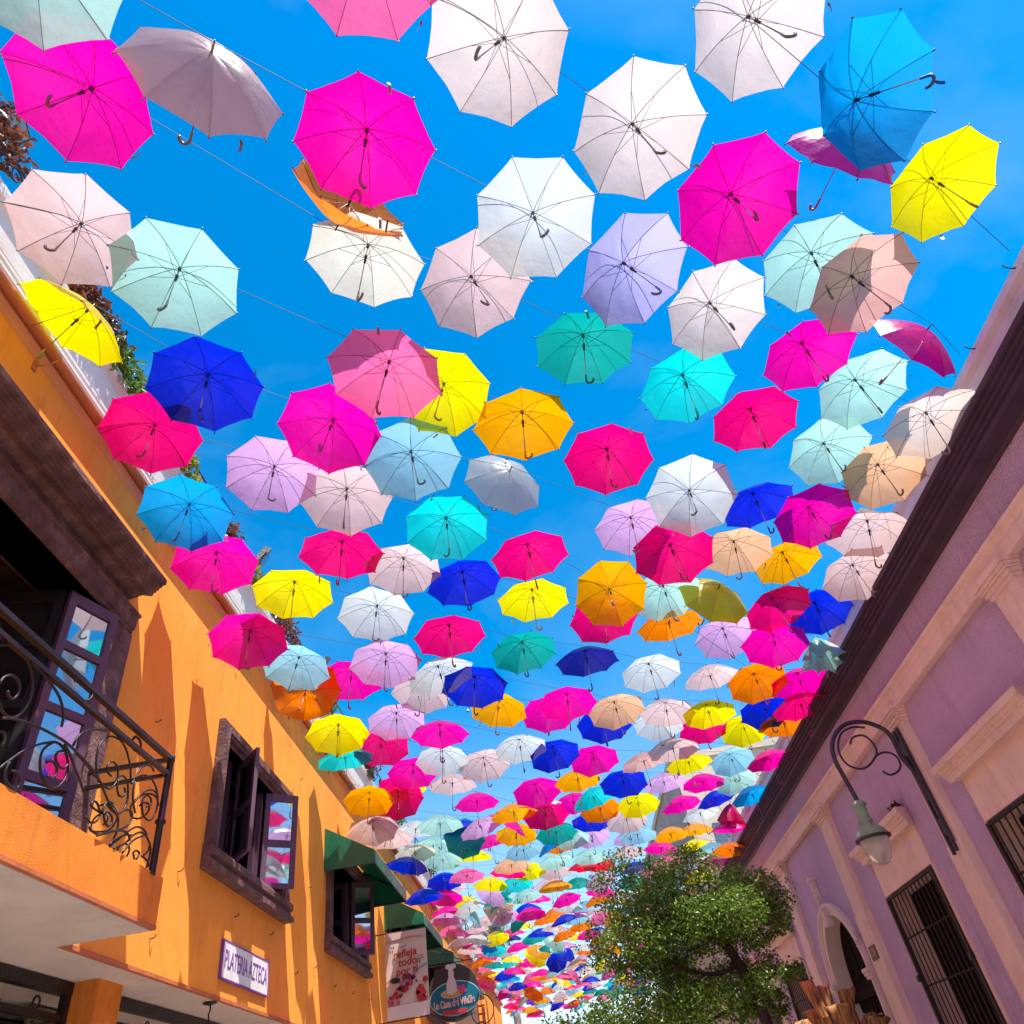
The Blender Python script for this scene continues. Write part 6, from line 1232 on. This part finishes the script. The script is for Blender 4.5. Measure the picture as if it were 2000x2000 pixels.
for kd in 'nic':
    for k in range(2):
        c_ = rib_curve(kd, k); e_ = c_[-1]; mb = MB().tube(c_, .0028, 4); add_tip(mb, (e_[0]+.004, 0, e_[2])); RIBM[(kd, k)] = shared('rib', mb)
def stretch(kd, k):
    r_, z_ = rib_pt(.47, kd, k); return MB().tube([(.008, 0, -.175 if kd != 'c' else -.36), (r_, 0, z_-.012)], .0021, 4)
STRM = {(kd, k): shared('stretcher', stretch(kd, k)) for kd in 'nic' for k in range(2)}
def rot_mb(mb, a):
    c_, s_ = math.cos(a), math.sin(a); o = MB(); o.v = [(x*c_-y*s_, x*s_+y*c_, z) for x, y, z in mb.v]; o.f = list(mb.f); return o
def joined(kd):
    o = MB()
    for k in range(8):
        for src in (MB().tube(rib_curve(kd, k), .003, 4), stretch(kd, k)):
            q = rot_mb(src, k*math.pi/4); n = len(o.v); o.v += q.v; o.f += [tuple(i+n for i in f) for f in q.f]
    return o
FRAME = {kd: shared('rib_frame', joined(kd)) for kd in 'nic'}
SHAFT = shared('shaft', MB().tube([(0, 0, -.005), (0, 0, -.58)], .0048, 6))
hk = [(0, 0, -.57), (0, 0, -.64)]+[(.034-.034*math.cos(a), 0, -.64-.034*math.sin(a)*1.15) for a in [math.pi*k/9 for k in range(1, 10)]]+[(.068, 0, -.63)]
HANDLE = shared('handle', MB().tube(hk, .0105, 7, [.8, 1]+[1.05]*9+[.9]))
RUNNER = shared('runner', MB().lathe([(.0, -.145), (.013, -.145), (.013, -.165), (.010, -.17), (.010, -.235), (.006, -.24), (0, -.24)], (0, 0, 0), 8))
HUB = shared('hub', MB().lathe([(0, -.012), (.013, -.012), (.013, -.045), (.006, -.05)], (0, 0, 0), 8))
FERR = shared('ferrule', MB().tube([(0, 0, -.01), (0, 0, .012), (0, 0, .075)], .0062, 6, [1.6, 1.2, .8]))
stp = MB()
for j in range(7):
    t = j/6; w_ = .011; x = RAD*.93+.012*math.sin(t*4); z = -DEP*.93-.012-.10*t+.025*math.sin(t*3.1); stp.v += [(x, -w_+.03*t, z), (x, w_+.03*t, z)]
stp.f = [(2*j, 2*j+1, 2*j+3, 2*j+2) for j in range(6)]
STRAP = shared('tie_strap', stp)
ru = random.Random(77)
strings = {}
def orient(ax, spin):
    z = Vector(ax).normalized(); x = Vector((1, 0, 0)); x = (x-z*x.dot(z)).normalized(); y = z.cross(x)
    M_ = Matrix((x, y, z)).transposed().to_4x4(); return M_ @ Matrix.Rotation(spin, 4, 'Z')
camp = Vector((0, 0, CAMZ))
for (c_, kd, x, y, z, ax, ay, az, row, lab) in UMB:
    p = Vector((x, y, z)); dist = (p-camp).length
    e = bpy.data.objects.new('umbrella', None); C.objects.link(e); e.empty_display_size = .1
    e.matrix_world = Matrix.Translation(p) @ orient((ax, ay, az), ru.uniform(0, math.pi/4)+math.pi/4*ru.randrange(8)) @ Matrix.Scale(ru.uniform(.96, 1.02)*(.92 if x < -2.6 and y < 9 else 1), 4)
    back = not lab
    tag(e, lab or 'umbrella overhead behind the viewpoint, seen only mirrored in window glass', 'umbrella', 'umbrellas strung above the street' if lab else 'umbrellas seen only as reflections')
    cm, rm, hm = COL[c_]
    cv = CAN[kd]; sl(link('canopy', cv[ru.randrange(len(cv))], e), cm)
    if back: 
        strings.setdefault(row, []).append(p+Vector((ax, ay, az))*.06); continue
    if dist < 13.5:
        for k in range(8):
            r_ = sl(link('rib', RIBM[(kd, k % 2)], e), rm); r_.rotation_euler.z = k*math.pi/4
            s_ = sl(link('stretcher', STRM[(kd, k % 2)], r_), rm)
        sl(link('runner', RUNNER, e), BLKP); sl(link('hub', HUB, e), BLKP)
    else:
        sl(link('rib_frame', FRAME[kd], e), rm)
        if dist < 26: sl(link('runner', RUNNER, e), BLKP)
    sl(link('shaft', SHAFT, e), STEEL if ru.random() < .7 else rm)
    sp_ = ru.uniform(0, 6.28)
    h_ = sl(link('handle', HANDLE, e), hm); h_.rotation_euler.z = sp_
    if dist < 26:
        sl(link('ferrule', FERR, e), BLKP if ru.random() < .6 else rm)
    if dist < 20 and kd == 'n' and ru.random() < .8:
        s_ = sl(link('tie_strap', STRAP, e), hm); s_.rotation_euler.z = math.pi/8+math.pi/4*ru.randrange(8)
    strings.setdefault(row, []).append(p+Vector((ax, ay, az))*.06)
# the rest of the carpet at the far end: too many and too small to pick apart, one object
mm = MB(); mi = []; mats_ = []; gv = []
for (c_, x, y, z, ax, ay, az) in MASS:
    T_ = Matrix.Translation((x, y, z)) @ orient((ax, ay, az), ru.uniform(0, .78))
    if COL[c_][0] not in mats_: mats_.append(COL[c_][0])
    if COL[c_][2] not in mats_: mats_.append(COL[c_][2])
    for me, k in ((CAN['n'][ru.randrange(12)], 0), (SHAFT, 2), (HANDLE, 2)):
        n0 = len(mm.v); mm.v += [tuple(T_ @ v.co) for v in me.vertices]
        ga = me.attributes.get('gore')
        for p_ in me.polygons:
            mm.f.append(tuple(n0+i for i in p_.vertices)); mi.append(mats_.index(COL[c_][k])); gv.append(ga.data[p_.index].value if ga else 1.0)
me = mm.mesh('umbrella_mass', None, True)
for q in mats_: me.materials.append(q)
me.polygons.foreach_set('material_index', mi); fa = me.attributes.new('gore', 'FLOAT', 'FACE'); fa.data.foreach_set('value', gv)
tag(link('umbrella_mass', me), 'dense carpet of tiny coloured umbrellas filling the far street end', 'umbrellas', None, 'stuff')
# strings that carry them
STR = mat('string', (.03, .05, .06), .7)
names = {}
for row in sorted(CORD):
    pts = sorted(strings[row], key=lambda q: q.x)
    c0 = .1+1.15*row
    yl = .75*(-3.46)+c0; yr = .75*(5.02)+c0
    pts = [Vector((-3.44, yl, 7.10))]+[q for q in pts if -3.42 < q.x < 5.0]+[Vector((5.0, yr, 7.0))]
    clean = [pts[0]]
    for q in pts[1:]:
        if q.x-clean[-1].x > .05: clean.append(q)
    o = MB().tube(clean, .0033, 4).build('string', STR)
    tag(o, CORD[row], 'string', 'cords that carry the umbrellas')
